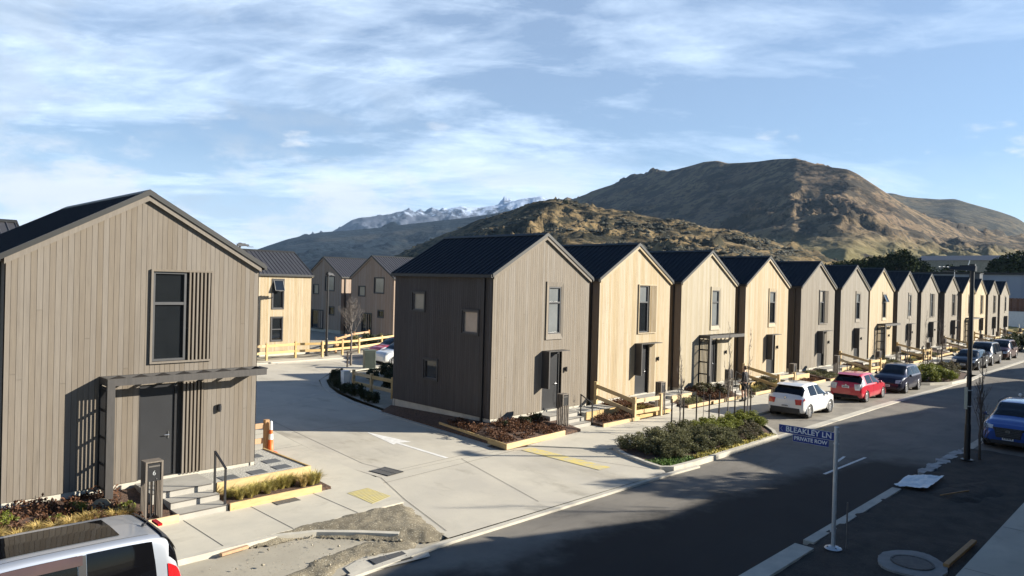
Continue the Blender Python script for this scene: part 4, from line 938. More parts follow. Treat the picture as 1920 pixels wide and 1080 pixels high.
def car(name,label,loc,rz,st,paint,wb,r,wins,lights=(),rear=None,front=None,spokes=5,roofm=None,plate='white',arch=.055,group=None,cat='car',rimm=None,extra=None,cladding=False):
    cs=CarShape(st); root=thing(name,label,cat,loc,rz,group); L0,L1=cs.x[0],cs.x[-1]; Lh=(L0+L1)/2
    xs=np.unique(np.concatenate([np.linspace(L0,L1,110),cs.x])); vs=np.linspace(0,10,61); X,Vv=np.meshgrid(xs,vs,indexing='ij'); P=cs.pt(X,Vv); nx,nv=P.shape[:2]
    Q=P[:,::-1].copy(); Q[...,1]*=-1; A=np.concatenate([P,Q[:,1:-1]],1); na=A.shape[1]
    i=np.arange(nx*na).reshape(nx,na); j=np.roll(i,-1,1); F=np.stack([i[:-1],i[1:],j[1:],j[:-1]],-1).reshape(-1,4); V=A.reshape(-1,3)
    cen=V[F].mean(1); xr,xf=wb; keep=np.ones(len(F),bool)
    for xw in wb: keep&=~((np.hypot(cen[:,0]-xw,cen[:,2]-r)<r+arch)&(np.abs(cen[:,1])>.42*V[:,1].max()))
    vv=np.broadcast_to(np.concatenate([vs,vs[::-1][1:-1]])[None,:],(nx,na)).reshape(-1)[F].mean(1)
    mi=np.where((vv<1.05)|(cen[:,2]<cs.st[:,1].min()+.05),1,0)
    if cladding: mi=np.where(cen[:,2]<.36,1,mi)
    if roofm: mi=np.where((vv>6.9)&(cen[:,2]>.86*V[:,2].max()),2,mi)
    body=fastmesh('body',V,F[keep],[paint,m_plastic]+([roofm] if roofm else []),root,mi=mi[keep],smooth=True)
    for xe,k in ((L0,0),(L1,-1)):      # closed ends
        ring_=A[k]; c=ring_.mean(0)[None]; VV=np.concatenate([ring_,c]); n=len(ring_); FF=np.array([[q,(q+1)%n,n] for q in range(n)]); 
        if k==0: FF=FF[:,::-1]
        fastmesh('rear_panel' if k==0 else 'front_panel',VV,FF,paint,body)
    # wheels in dark wells, arch lips
    wy=max(cs.row(np.array(wb))[:,4])-.10
    for xw in wb:
        for s in (-1,1):
            wheel(root,xw,s*wy,r,.20,spokes,rimm)
            a=MB(); n=16; pts=[]
            for q in range(n+1):
                t=-.25+ (math.pi+.5)*q/n; pts.append((xw+(r+arch-.005)*math.cos(t),s*(wy+.095),r+(r+arch-.005)*math.sin(t)))
            pts=[p for p in pts if p[2]>.16]
            a.tube(pts,.022,5); a.build('wheel_arch',m_plastic if cladding else paint,body)
            a=MB(); a.lathe([(r+arch,s*(wy+.08)),(r+arch,s*(wy-.22)),(0,s*(wy-.22))],18,'y',(xw,0,r)); a.build('wheel_well',m_joint if False else m_gap,body)
    und=MB(); und.box(L0+.25,L1-.25,-wy+.1,wy-.1,.16,.30); und.build('underbody',m_plastic,body)
    for (nm,m,a,b,v0,v1,kind) in wins:
        if kind=='top': patch(cs,nm,root,m,a,b,v0,v1,both=True,nx=16,nv=14)
        else:
            for s in (1,-1): patch(cs,nm,root,m,a,b,v0,v1,side=s)
    for (nm,m,a,b,v0,v1) in lights:
        for s in (1,-1): patch(cs,nm,root,m,a,b,v0,v1,off=.016,side=s,nx=10,nv=8,radial=True)
    if extra: extra(root,cs,body)
    return root
def plate_at(root,x,z,w=.36,h=.125,tilt=0,s=-1):
    m=MB(); m.box(x-.012,x+.012,-w/2,w/2,z-h/2,z+h/2); p=m.build('number_plate',m_white,root)
    m=MB()
    for k in range(6): y=-w/2+.035+k*(w-.07)/6; m.box(x+s*.013-.002,x+s*.013+.002,y+.006,y+(w-.07)/6-.012,z-h*.28,z+h*.28)
    m.build('plate_marks',m_plastic,p)
def mirrors(root,x,y,z,paint):
    for s in (1,-1):
        m=MB(); m.smooth=True; m.lathe([(0,-.07),(.05,-.06),(.075,-.01),(.07,.04),(0,.05)],12,'x',(x,s*(y+.11),z)); o=m.build('mirror',paint,root)
        m=MB(); m.box(x-.02,x+.02,min(s*(y-.03),s*(y+.08)),max(s*(y-.03),s*(y+.08)),z-.06,z-.03); m.build('mirror_arm',m_plastic,o)
def handles(root,cs,xs,z,paint):
    for s in (1,-1):
        for x in xs:
            w=float(cs.row(np.array([x]))[0,4]); m=MB(); m.box(x-.09,x+.09,min(s*(w*.985),s*(w+.018)),max(s*(w*.985),s*(w+.018)),z,z+.028); m.build('door_handle',paint,root)
def seams(root,cs,xs,v0,v1,m):
    for s in (1,-1):
        for x in xs: patch(cs,'door_seam',root,m,x-.006,x+.006,v0,v1,off=.003,side=s,nx=2,nv=14)
def paint(name,c,metal=.0,rough=.28): return mat(name,c,tuple(x*.97 for x in c),rough=rough,metal=metal,coat=.5 if max(c)<.06 else 1,scale=2,spec=.25 if max(c)<.06 else .5)
p_white=paint('white_car_paint',(.74,.74,.73)); p_red=paint('red_car_paint',(.50,.018,.035)); p_navy=paint('dark_navy_car_paint',(.018,.019,.040),.4,.35); p_black=paint('black_car_paint',(.014,.014,.017),.2,.3)
p_brown=paint('dark_grey_car_paint',(.035,.03,.03),.4,.35); p_blue=paint('blue_car_paint',(.014,.065,.30),.35,.3); p_silver=paint('silver_car_paint',(.50,.53,.58),.6,.30)
m_cglass=mat('car_glass',(.008,.009,.010),rough=.03,spec=.4); m_cglass2=mat('tinted_car_glass',(.004,.004,.005),rough=.03,spec=.35)
# small hatchback, rear at x=0
def hatch(L,H,W,rl=1.0):
    k=L/3.85; h=H/1.5; w=W/2
    return [(0,.40,.70*h,.80*h,w*.86,w*.70),(.06,.30,.82*h,.93*h,w*.93,w*.76),(.18,.24,.90*h,1.06*h,w*.97,w*.76),(.40,.2,.93*h,1.31*h,w*.99,w*.72),(.62*rl,.19,.94*h,1.43*h,w,w*.69),(1.0,.18,.94*h,1.485*h,w,w*.68),(1.6*k,.18,.935*h,1.50*h,w,w*.68),(2.1*k,.18,.93*h,1.455*h,w,w*.67),(2.5*k,.18,.925*h,1.27*h,w,w*.68),(2.92*k,.19,.91*h,1.01*h,w*.995,w*.76),(3.25*k,.2,.86*h,.945*h,w*.985,w*.80),(3.55*k,.21,.79*h,.87*h,w*.95,w*.78),(3.75*k,.22,.68*h,.75*h,w*.87,w*.72),(3.85*k,.30,.56*h,.62*h,w*.74,w*.62)]
def hatch_windows(L,H):
    k=L/3.85
    return [('rear_window',m_cglass2,.17,.55,6.35,10,'top'),('windscreen',m_cglass,2.13*k,2.86*k,6.6,10,'top'),
            ('side_window',m_cglass,1.62*k,lambda b:(2.62-.50*b)*k,5.18,6.75,'side'),('side_window',m_cglass2,lambda b:(.78+.10*b),1.56*k,5.18,6.75,'side')]
def hx(paintm,L,W,H,plate_rear=True,bump=True,spoil=True,light2=False):
    def f(root,cs,body):
        for s in (1,-1):     # the lamp wraps round on to the tailgate
            m=MB(); y0,y1=s*W*.255,s*W*.43; z0,z1=(.63,.88) if bump else (.66,.98)
            m.hexa([(-.03,y0+s*.05,z0),(-.015,y1,z0+.01),(.10,y1,z0+.01),(.10,y0+s*.05,z0)],[(-.005,y0,z1-.02),(.01,y1*.985,z1),(.16,y1*.985,z1),(.16,y0,z1-.02)]); m.build('tail_light',m_red if bump else m_lens,root)
        k=L/3.85
        mirrors(root,2.42*k,W/2-.03,.98*H/1.5,paintm); handles(root,cs,(1.75*k,1.0*k),.80*H/1.5,paintm); seams(root,cs,(1.60*k,2.62*k),2.2,5.1,m_gap)
        plate_at(root,-.012 if not bump else -.02,.55 if bump else .80)
        m=MB(); m.box(-.03,.10,-W*.38,W*.38,.24,.47); 
        if bump: m.build('rear_bumper_insert',m_plastic,root)
        m=MB(); m.box(.005,.03,-.10,.10,.79,.85)
        if spoil: m=MB(); m.hexa([(.36,-W*.32,1.40*H/1.5),(.36,W*.32,1.40*H/1.5),(.66,W*.33,1.455*H/1.5),(.66,-W*.33,1.455*H/1.5)],[(.34,-W*.32,1.415*H/1.5),(.34,W*.32,1.415*H/1.5),(.7,W*.33,1.485*H/1.5),(.7,-W*.33,1.485*H/1.5)]); m.build('roof_spoiler',paintm,root)
        m=MB(); m.tube([(.95,0,1.48*H/1.5),(.80,0,1.60*H/1.5)],.007,5); m.build('aerial',m_plastic,root)
        m=MB(); m.tube([(-.005,.02,.86),(.30,.30,1.18)],.008,5); m.build('rear_wiper',m_plastic,root)
        m=MB(); m.lathe([(0,-.012),(.045,-.010),(.045,.02)],14,'x',(.02,0,.90*H/1.5)); m.build('badge',m_chrome,root)
    return f
st=hatch(3.86,1.52,1.75)
car('parked_car','white hatchback with red tail lamps parked behind the shrub bed',(13.22,-5.62,-.60),0,st,p_white,(.68,3.10),.31,hatch_windows(3.86,1.5),
    [('tail_light',m_red,lambda b:.03+.05*b,lambda b:.26+.08*b,4.15,5.15),('headlight',m_lens,3.30,3.74,4.6,6.6)],extra=hx(p_white,3.86,1.75,1.52),spokes=8,group='cars parked along the kerb')
st=hatch(4.02,1.48,1.70)
car('parked_car','bright red hatchback parked between the white and dark cars',(20.45,-5.72,-.60),0,st,p_red,(.74,3.30),.30,hatch_windows(4.02,1.48),
    [('tail_light',m_lens,lambda b:.02+.05*b,lambda b:.28+.20*b,4.4,6.3),('headlight',m_lens,3.3,3.85,4.6,6.6)],extra=hx(p_red,4.02,1.7,1.48,bump=False),spokes=9,group='cars parked along the kerb')
# people carrier / wagon / suv, front towards the camera: front at x=L, turned by 180 degrees
def mpv(L,H,W,hood=.98,nose=.62):
    w=W/2; 
    return [(0,.40,.78,.92,w*.86,w*.72),(.06,.28,.92,1.08,w*.94,w*.76),(.2,.22,.98,1.30,w*.98,w*.74),(.42,.2,.99,H*.95,w,w*.72),(.9,.19,.985,H*.992,w,w*.71),(L*.45,.19,.975,H,w,w*.70),(L*.58,.19,.965,H*.975,w,w*.69),(L*.70,.19,.955,H*.83,w,w*.70),(L*.80,.19,.94,hood+.06,w*.995,w*.78),(L*.87,.2,.90,hood-.02,w*.98,w*.80),(L*.94,.21,.80,hood-.14,w*.93,w*.77),(L*.98,.23,.66,nose+.06,w*.84,w*.70),(L,.30,.54,nose-.06,w*.72,w*.60)]
def mpv_windows(L,rearglass=True):
    return [('windscreen',m_cglass,L*.59,L*.785,6.7,10,'top'),('rear_window',m_cglass2,.15,.42,6.4,10,'top'),('side_window',m_cglass,L*.47,lambda b:L*(.735-.13*b),5.2,6.75,'side'),('side_window',m_cglass2,L*.27,L*.455,5.2,6.75,'side'),('side_window',m_cglass2,.46,L*.255,5.2,6.6,'side')]
def mx(paintm,L,W,H,suv=False,badge=False,grille=True,plate_z=.44):
    def f(root,cs,body):
        z0,z1,e=(.76,.88,0) if suv else (.60,.78,.055)
        for s in (1,-1):
            ya,yb=s*W*.27,s*W*.445; m=MB(); t=cs.st[-2,0]-L
            m.hexa([(L-.40,ya,z0),(L-.45,yb,z0+.01),(L-.13+e,yb*.97,z0+.01),(L-.015+e,ya,z0)],[(L-.55,ya,z1),(L-.60,yb,z1+.03),(L-.27+e,yb*.97,z1+.03),(L-.12+e,ya,z1)]); m.build('headlight',m_lens,root)
        mirrors(root,L*.70,W/2-.03,1.0 if not suv else 1.12,paintm); handles(root,cs,(L*.30,L*.49),.84,paintm); seams(root,cs,(L*.27,L*.46,L*.74),2.2,5.1,m_gap)
        plate_at(root,L+.012,plate_z,s=1)
        m=MB(); m.box(L-.10,L+.004,-W*.30,W*.30,.24,.36); m.build('lower_grille',m_plastic,root)
        if suv:
            m=MB(); n=14; P=[(-.50,.62),(-.36,.50),(.36,.50),(.50,.62),(.42,.78),(-.42,.78)]
            m.hexa([(L-.1,-.50,.52),(L-.1,.50,.52),(L+.035,.36,.46),(L+.035,-.36,.46)],[(L-.2,-.60,.82),(L-.2,.60,.82),(L-.005,.46,.82),(L-.005,-.46,.82)]); g=m.build('grille',m_plastic,root)
            m=MB()
            for z in (.54,.60,.66,.72,.77): m.beam((L+.042-.11*(z-.46),-.38,z),(L+.042-.11*(z-.46),.38,z),.012,.012)
            m.build('grille_bar',m_frame,g)
            for s in (-1,1): m=MB(); m.tube([(L*.25,s*W*.33,H+.02),(L*.3,s*W*.34,H+.05),(L*.6,s*W*.33,H+.03),(L*.64,s*W*.33,H-.03)],.015,6); m.build('roof_rail',m_plastic,root)
        else:
            m=MB(); m.box(L-.05,L+.002,-W*.22,W*.22,.52,.60); m.build('grille',m_plastic,root)
        if badge:
            m=MB(); P=[(.075*math.cos(math.pi/8+k*math.pi/4),.065*math.sin(math.pi/8+k*math.pi/4)) for k in range(8)]
            m.add([(L+.0,p,.70+q) for p,q in P]+[(L-.0,p*.72,.70+q*.72) for p,q in P],[(k,(k+1)%8,8+(k+1)%8,8+k) for k in range(8)])
            for y0,y1 in ((-.03,-.022),(-.002,.006),(.018,.026)): m.box(L-.002,L+.001,y0,y1,.672,.728)
            b=m.build('badge',m_chrome,root); b.location=(.022,0,0)
    return f
def front_lights(L,z=1): return [('headlight',m_lens,lambda b:L*(.885-.02*b),lambda b:L*(.972-.035*b),4.35,5.75),('tail_light',m_red,.03,.22,4.2,6.0)]
L=3.9
car('parked_car','dark navy people carrier facing the camera beside the second shrub bed',(26.0+L,-6.05,-.60),math.pi,mpv(L,1.56,1.72,.99),p_navy,(.68,3.10),.30,mpv_windows(L),front_lights(L),extra=mx(p_navy,L,1.72,1.56),spokes=7,group='cars parked along the kerb')
L=4.6
car('parked_car','black estate car at the near end of the far group, behind the street lamp',(44.9+L,-5.8,-.60),math.pi,mpv(L,1.50,1.78,.92,.58),p_black,(.9,3.6),.32,mpv_windows(L),front_lights(L),extra=mx(p_black,L,1.78,1.5),spokes=5,group='cars parked along the kerb')
L=4.9
car('parked_car','tall dark off-roader in the middle of the far parked group',(50.3+L,-5.65,-.60),math.pi,mpv(L,1.86,1.88,1.10,.75),p_brown,(1.0,3.95),.37,mpv_windows(L),front_lights(L),extra=mx(p_brown,L,1.88,1.86),spokes=6,group='cars parked along the kerb')
L=4.8
car('parked_car','dark maroon off-roader last in the far parked group',(58.3+L,-5.55,-.60),math.pi,mpv(L,1.74,1.84,1.06,.72),paint('maroon_car_paint',(.05,.016,.014),.3,.35),(.95,3.8),.35,mpv_windows(L),front_lights(L),extra=mx(MATS['maroon_car_paint'],L,1.84,1.74),spokes=6,group='cars parked along the kerb')
L=4.4
car('parked_car','black car half hidden at the far picture edge under the hedge',(72+L,-7.0,-.60),math.pi,mpv(L,1.55,1.78,.95,.6),p_black,(.85,3.45),.32,mpv_windows(L),front_lights(L),extra=mx(p_black,L,1.78,1.55),spokes=5,group='cars parked along the kerb')
L=4.32
car('parked_car','blue crossover with dark grille and octagon badge, parked in the shade at right',(13.35+L,-14.05,-.60),math.pi,mpv(L,1.63,1.82,1.06,.76),p_blue,(.85,3.43),.34,[w if w[0]!='windscreen' else ('windscreen',m_cglass,L*.585,L*.775,6.7,10,'top') for w in mpv_windows(L)],
    [('headlight',m_lens,lambda b:L*(.90-.02*b),lambda b:L*(.972-.03*b),4.5,5.4),('tail_light',m_red,.03,.22,4.2,6.0)],extra=mx(p_blue,L,1.82,1.63,True,True),spokes=5,cladding=True)
# white van behind it
L=5.2; w=.96
stv=[(0,.35,1.0,1.95,w*.97,w*.86),(.1,.25,1.05,2.2,w,w*.86),(.5,.22,1.08,2.28,w,w*.86),(3.2,.22,1.08,2.28,w,w*.85),(3.75,.22,1.08,2.1,w,w*.82),(4.2,.22,1.08,1.62,w,w*.84),(4.55,.22,1.04,1.20,w*.98,w*.84),(4.95,.24,.92,1.04,w*.93,w*.8),(5.12,.28,.72,.82,w*.86,w*.74),(5.2,.34,.56,.64,w*.78,w*.66)]
def vx(root,cs,body):
    mirrors(root,4.1,w-.02,1.30,m_white); plate_at(root,L+.012,.46,s=1); seams(root,cs,(3.0,4.1),2.2,5.1,m_gap)
    m=MB(); m.box(L-.1,L+.004,-.5,.5,.56,.66); m.build('grille',m_plastic,root)
car('parked_van','white van at the right picture edge behind the blue crossover',(19.6+L,-14.30,-.60),math.pi,stv,p_white,(1.0,4.2),.34,[('windscreen',m_cglass,3.55,4.42,6.7,10,'top'),('side_window',m_cglass,3.15,lambda b:4.2-.45*b,5.2,6.7,'side')],[('headlight',m_lens,4.75,5.08,5.0,6.7)],extra=vx,cat='van')
# silver people carrier in the left foreground, rear at x=0 facing left (turned by 180)
L=4.65; w=.86; H=1.80
sts=[(0,.42,.90,1.02,w*.90,w*.74),(.05,.30,1.00,1.20,w*.96,w*.80),(.14,.25,1.05,1.52,w*.985,w*.84),(.28,.22,1.04,1.72,w,w*.84),(.5,.2,1.04,1.78,w,w*.83),(1.0,.2,1.04,1.80,w,w*.82),(2.2,.2,1.03,1.81,w,w*.81),(3.0,.2,1.02,1.76,w,w*.80),(3.4,.2,1.03,1.62,w,w*.80),(3.85,.2,1.01,1.25,w*.995,w*.83),(4.2,.21,.93,1.06,w*.97,w*.83),(4.45,.22,.80,.90,w*.91,w*.79),(4.6,.25,.64,.72,w*.82,w*.7),(4.65,.32,.52,.58,w*.72,w*.6)]
m_visor=mat('smoked_visor',(.075,.042,.036),(.06,.034,.03),rough=.12,spec=.7,scale=3)
def sx(root,cs,body):
    patch(cs,'sunroof',root,m_cglass2,.85,2.55,8.62,10,off=.010,both=True,nx=10,nv=8)
    patch(cs,'rear_spoiler',root,m_plastic,.12,.33,7.35,10,off=.03,both=True,nx=6,nv=10)
    for s in (1,-1):
        patch(cs,'window_visor',root,m_visor,1.42,2.48,6.42,6.85,off=.035,side=s,nx=10,nv=4); patch(cs,'window_visor',root,m_visor,2.52,3.25,6.40,6.85,off=.035,side=s,nx=10,nv=4)
        patch(cs,'roof_groove',root,m_gap,.5,3.2,8.02,8.08,off=.004,side=s,nx=20,nv=2)
        patch(cs,'door_pillar',root,m_plastic,1.37,1.47,5.15,6.82,off=.010,side=s,nx=2,nv=6); patch(cs,'door_pillar',root,m_plastic,2.46,2.54,5.15,6.82,off=.010,side=s,nx=2,nv=6)
    seams(root,cs,(1.42,2.5),2.2,5.1,m_gap)
    m=MB(); m.tube([(.42,.22,1.80),(.28,.22,1.97)],.008,5); m.lathe([(0,0),(.04,0),(.03,.03),(0,.035)],10,'z',(.43,.22,1.79)); m.build('aerial',m_plastic,root)
    m=MB(); m.box(.12,.19,-.14,.14,1.70,1.735); m.build('high_brake_light',m_red,root)
    for s in (1,-1):
        p=cs.pt(np.array([1.30]),np.array([5.42]))[0]; m=MB(); m.T=Matrix.Translation((p[0],s*(p[1]+.012),p[2]+.02)); m.lathe([(.030,0),(.040,0),(.040,s*.003),(.030,s*.003)],16,'y'); m.lathe([(0,0),(.014,0),(.014,s*.003),(0,s*.003)],10,'y'); m.T=None; m.build('window_sticker',m_white,root)
    mirrors(root,3.35,w-.02,1.12,p_silver); handles(root,cs,(1.6,2.65),.92,p_silver); plate_at(root,-.015,.72)
car('parked_van','silver people carrier with long dark sunroof in the left foreground',(-14.26,-7.20,-.60),math.pi,sts,p_silver,(.75,3.6),.32,
    [('rear_window',m_cglass2,.09,.24,6.2,10,'top'),('windscreen',m_cglass,3.05,3.8,6.7,10,'top'),('side_window',m_cglass2,lambda b:.42+.06*b,1.36,5.22,6.86,'side'),('side_window',m_cglass2,1.48,2.45,5.22,6.86,'side'),('side_window',m_cglass,2.55,lambda b:3.75-.42*b,5.22,6.8,'side')],
    [('tail_light',m_red,lambda b:.03+.05*b,lambda b:.24+.03*b,4.0,5.75),('headlight',m_lens,4.1,4.5,4.9,6.7)],extra=sx,cat='people carrier')
L=3.9
st=hatch(3.9,1.52,1.72)
car('parked_car','white car by the utility cabinet, half hidden behind the corner house',(13.2,20.6,-.57),math.pi,st,p_white,(.68,3.15),.30,hatch_windows(3.9,1.5),[('tail_light',m_red,.03,.3,4.2,5.4),('headlight',m_lens,3.3,3.75,4.6,6.6)],extra=hx(p_white,3.9,1.72,1.52),spokes=8)
car('parked_car','red car roof showing beyond the white car at the back lane',(14.6,23.2,-.50),math.pi,st,p_red,(.68,3.15),.30,hatch_windows(3.9,1.5),[('tail_light',m_red,.03,.3,4.2,5.4),('headlight',m_lens,3.3,3.75,4.6,6.6)],extra=hx(p_red,3.9,1.72,1.52),spokes=8)
# ------------------------------------------------------------------ street furniture
def sign():
    r=thing('street_sign','blue street name sign reading BLEAKLEY LN on a grey steel post','street sign',(-2.42,-13.52,-.50))
    mb=MB(); mb.tube([(0,0,0),(0,0,2.66)],.045,16); mb.lathe([(0,2.66),(.05,2.66),(.05,2.68),(0,2.69)],16); mb.build('post',m_galv,r,smooth=False)
    mb=MB(); mb.lathe([(0,.055),(.06,.055),(.10,.045),(.17,.02),(.185,0)],24); mb.build('base_flange',m_galv,r,smooth=True)
    mb=MB()
    for k in range(4): a=.78+k*1.571; mb.lathe([(0,.05),(.014,.05),(.014,.02)],8,'z',(.13*math.cos(a),.13*math.sin(a),0))
    mb.build('bolt',m_frame,r)
    mb=MB(); 
    for z in (2.31,2.57): mb.lathe([(.046,z-.014),(.056,z-.014),(.056,z+.014),(.046,z+.014)],16)
    mb.build('clamp',m_galv,r)
    m_bl=mat('sign_blue',(.010,.032,.21),(.010,.03,.19),rough=.35,scale=2)
    for (y0,y1,z0,z1,txt,sz,nm,chev) in ((.05,1.29,2.37,2.545,'BLEAKLEY LN',.158,'name_blade',True),(.16,.96,2.205,2.362,'PRIVATE ROW',.108,'private_row_blade',False)):
        mb=MB(); mb.box(-.006,.006,y0,y1,z0,z1); bl=mb.build(nm,m_bl,r)
        mb=MB(); 
        for a,b in ((z0-.004,z0+.001),(z1-.001,z1+.004)): mb.box(-.008,.008,y0,y1,a,b)
        mb.box(-.008,.008,y1-.0,y1+.004,z0,z1); mb.build('rim_extrusion',m_galv,bl)
        ctr=(y0+y1)/2-(.055 if chev else 0); av=(y1-y0)-(.22 if chev else .06)
        text_part('lettering',txt,sz,bl,(-.009,ctr,(z0+z1)/2),(R(90),0,R(-90)),m_white,fit=av,offset=.0022,ys=1.08)
        if chev:
            mb=MB(); yc=y1-.06; zc=(z0+z1)/2; mb.beam((-.008,yc+.022,zc),(-.008,yc-.022,zc+.055),.003,.016,(1,0,0)); mb.beam((-.008,yc+.022,zc),(-.008,yc-.022,zc-.055),.003,.016,(1,0,0)); mb.build('arrow_chevron',m_white,bl)
sign()
c=thing('marker_stake','thin weathered stake leaning beside the street sign post','stake',(-2.2,-13.72,-.5)); mb=MB(); mb.beam((0,0,-.1),(.06,.02,1.0),.035,.022); mb.build('stake',m_barkg,c)
def lamp(name,label,loc,rz,h,arm=.9,m=None,plate=False):
    m=m or m_black; r=thing(name,label,'street lamp',loc,rz)
    mb=MB(); mb.lathe([(.19,0),(.19,.02),(.10,.03),(.095,1.2),(.08,1.25),(.065,h),(0,h)],18); mb.build('pole',m,r,smooth=False)
    mb=MB(); mb.beam((0,0,h-.08),(arm*.4,0,h-.08),.11,.17); mb.beam((0,0,h-.16),(0,0,h+.04),.17,.17); a=mb.build('arm',m,r)
    mb=MB(); mb.T=Matrix.Rotation(R(-3),4,'Y'); mb.hexa([(arm*.25,-.15,h-.21),(arm+.08,-.13,h-.20),(arm+.08,.13,h-.20),(arm*.25,.15,h-.21)],[(arm*.25,-.11,h-.03),(arm+.04,-.09,h-.09),(arm+.04,.09,h-.09),(arm*.25,.11,h-.03)]); mb.T=None; mb.build('lamp_head',m,a)
    mb=MB(); mb.box(arm*.5,arm*.95,-.08,.08,h-.225,h-.19) ; mb.build('lens',m_frame,a)
    if plate:
        mb=MB(); mb.T=Matrix.Rotation(R(55),4,'Z'); mb.box(.10,.115,-.07,.07,1.75,2.5); mb.T=None; mb.build('sign_plate',mat('pale_green_plate',(.30,.36,.33),rough=.5),r)
        mb=MB(); 
        for z in (1.85,2.4): mb.lathe([(.082,z-.015),(.105,z-.015),(.105,z+.015),(.082,z+.015)],16)
        mb.build('band',m_galv,r)
    return r
lamp('street_lamp','tall dark street lamp on the right verge near the blue car',(9.88,-13.47,-.5),R(90),6.70,.95,plate=True)
lamp('street_lamp','slim street lamp by the sunlit back fence',(8.1,25.1,-.3),R(20),5.9,.7)
lamp('street_lamp','lamp head poking above the roof of the taupe house',(2.3,26.5,-.4),R(-10),7.75,.9,m=m_frame)
# ------------------------------------------------------------------ kerbside beds, shrubs and young trees
def kerb_bed(name,label,pts,z,closed=True):
    o=Vector((*pts[0],z)); r=thing(name,label,'kerbed bed',o); P=[(x-o.x,y-o.y) for x,y in pts]
    mb=MB(); mb.poly(P,.06); mb.build('bark_mulch',m_mulch,r)
    mb=MB(); mb.strip(P+[P[0]],.15,.11,.26); mb.build('kerb_stones',m_kerb,r); return r
kerb_bed('kerbed_bed','kerbed shrub bed at the lane corner with young staked trees',[(1.66,-4.62),(1.15,-5.4),(.72,-6.7),(.62,-7.15),(.9,-7.38),(2,-7.46),(5.6,-7.48),(8.4,-7.36),(9.2,-6.9),(11.6,-4.75),(6,-4.55)],-.56)
kerb_bed('kerbed_bed','second kerbed shrub bed beyond the dark people carrier',[(30.9,-4.85),(31.3,-6.0),(32.2,-6.7),(34,-7.5),(37,-7.7),(41.5,-7.0),(44,-5),(43.5,-4.7)],-.56)
SHD=shrub_mesh(51,(.72,.72,.78),4200,.034,m_leafo); SHD2=shrub_mesh(52,(.66,.7,.72),3800,.034,m_leafo); SHG=shrub_mesh(53,(.66,.66,.62),3800,.034,m_leafg); SHP=shrub_mesh(54,(.6,.6,.58),3200,.032,m_leafp); SHK=shrub_mesh(55,(.6,.6,.75),2600,.045,m_leafd)
protos=[SHD,SHD2,SHG,SHP,SHK]; pu=[0]*5
def shrub(i,x,y,z,s,label,group,sz=1.):
    p=protos[i]
    if pu[i]: o=dup(p,(0,0,0))
    else: o=p; pu[i]=1
    o.location=(x,y,z); o.rotation_euler=(0,0,random.uniform(0,6.28)); o.scale=(s,s,s*sz); tag(o,label,'shrub',group)
random.seed(21)
rowA=[(2.1,-5.05),(2.2,-5.95),(2.15,-6.55),(2.95,-5.4),(3.0,-6.3),(3.7,-4.95),(3.8,-5.8),(3.85,-6.7),(4.7,-5.2),(4.75,-6.15),(4.8,-6.85),(5.6,-5.0),(5.7,-5.9),(5.75,-6.7)]
for n,(x,y) in enumerate(rowA): shrub(n%2,x,y,-.52,random.uniform(.9,1.1) if n not in (2,) else .85,f'olive green shrub in the corner bed, {NTH[n]} from the lane end','olive shrubs in the corner bed',.72)
rowB=[(6.6,-5.1,2),(6.7,-6.0,2),(6.75,-6.8,3),(7.6,-5.0,2),(7.7,-5.9,2),(7.75,-6.7,3),(8.5,-5.2,2),(8.6,-6.2,3),(9.4,-5.1,2),(9.5,-5.9,2),(10.3,-5.2,2)]
for n,(x,y,i) in enumerate(rowB): shrub(i,x,y,-.52,random.uniform(.88,1.05),f'{"bright green" if i==2 else "purple tinged"} shrub at the right end of the corner bed, {NTH[n]} from the olive ones','bright shrubs in the corner bed',.72)
rowC=[(32.4,-5.6,2),(33.4,-6.5,2),(34.6,-6.9,2),(35.6,-6.7,2),(34,-5.5,3),(36.6,-5.4,2),(37.4,-6.6,3),(39,-6.1,3),(38.2,-5.1,2),(40.4,-6.0,3),(41.8,-5.5,3),(40,-5.0,3)]
for n,(x,y,i) in enumerate(rowC): shrub(i,x,y,-.52,random.uniform(1.05,1.4),f'{"bright green" if i==2 else "dull purple green"} shrub in the second kerbed bed, {NTH[n]} from the dark people carrier','shrubs in the second kerbed bed')
lane_row=[(.75,9.3),(.95,10.3),(1.0,11.2),(1.25,12.0),(1.6,12.9),(1.9,13.6),(2.4,14.4),(2.8,15.2),(3.4,16.0),(.45,8.3)]
for n,(x,y) in enumerate(lane_row): shrub(4,x,y,-.55,random.uniform(.5,.8),f'dark shrub along the shaded lane bend, {NTH[n]} in the line outside the rail fence','dark shrubs along the lane bend')
for n,(x,y,s) in enumerate([(3.4,11.0,.8),(4.2,12.0,.9),(5.2,13.4,.9),(6.2,15.2,1.),(4.6,14.4,.8)]): shrub(4,x,y,-.5,s,f'leafy shrub inside the shaded corner fence, {NTH[n]} from the house','shrubs inside the corner fence')
for n,(x,y,s) in enumerate([(9.4,27.6,.7),(11.2,28.4,.9),(13.0,29.2,1.3),(15.2,30.4,1.3),(16.4,30.6,1.2),(18,31.5,1.0)]): shrub(4 if n%2 else 1,x,y,-.3,s,f'garden shrub behind the long sunlit fence, {NTH[n]} from the yellow house','shrubs behind the back fence')
for n,(x,y,s) in enumerate([(57,-4.3,1.2),(60,-4.2,1.5),(63,-4.2,1.6),(66,-4.3,1.8),(69.5,-4.5,2.0),(73,-5.0,2.3),(77,-6.2,2.6)]): shrub(4,x,y,-.5,s,f'dark hedge shrub behind the far parked cars, {NTH[n]} from the near end','hedge shrubs at the far end')
rg2=np.random.default_rng(5)
P=np.stack([rg2.uniform(.85,2.6,900),rg2.uniform(-7.3,-6.3,900),rg2.uniform(-.5,-.44,900)],1); P=P[P[:,1]<-6.35-.25*(P[:,0]-.85)]
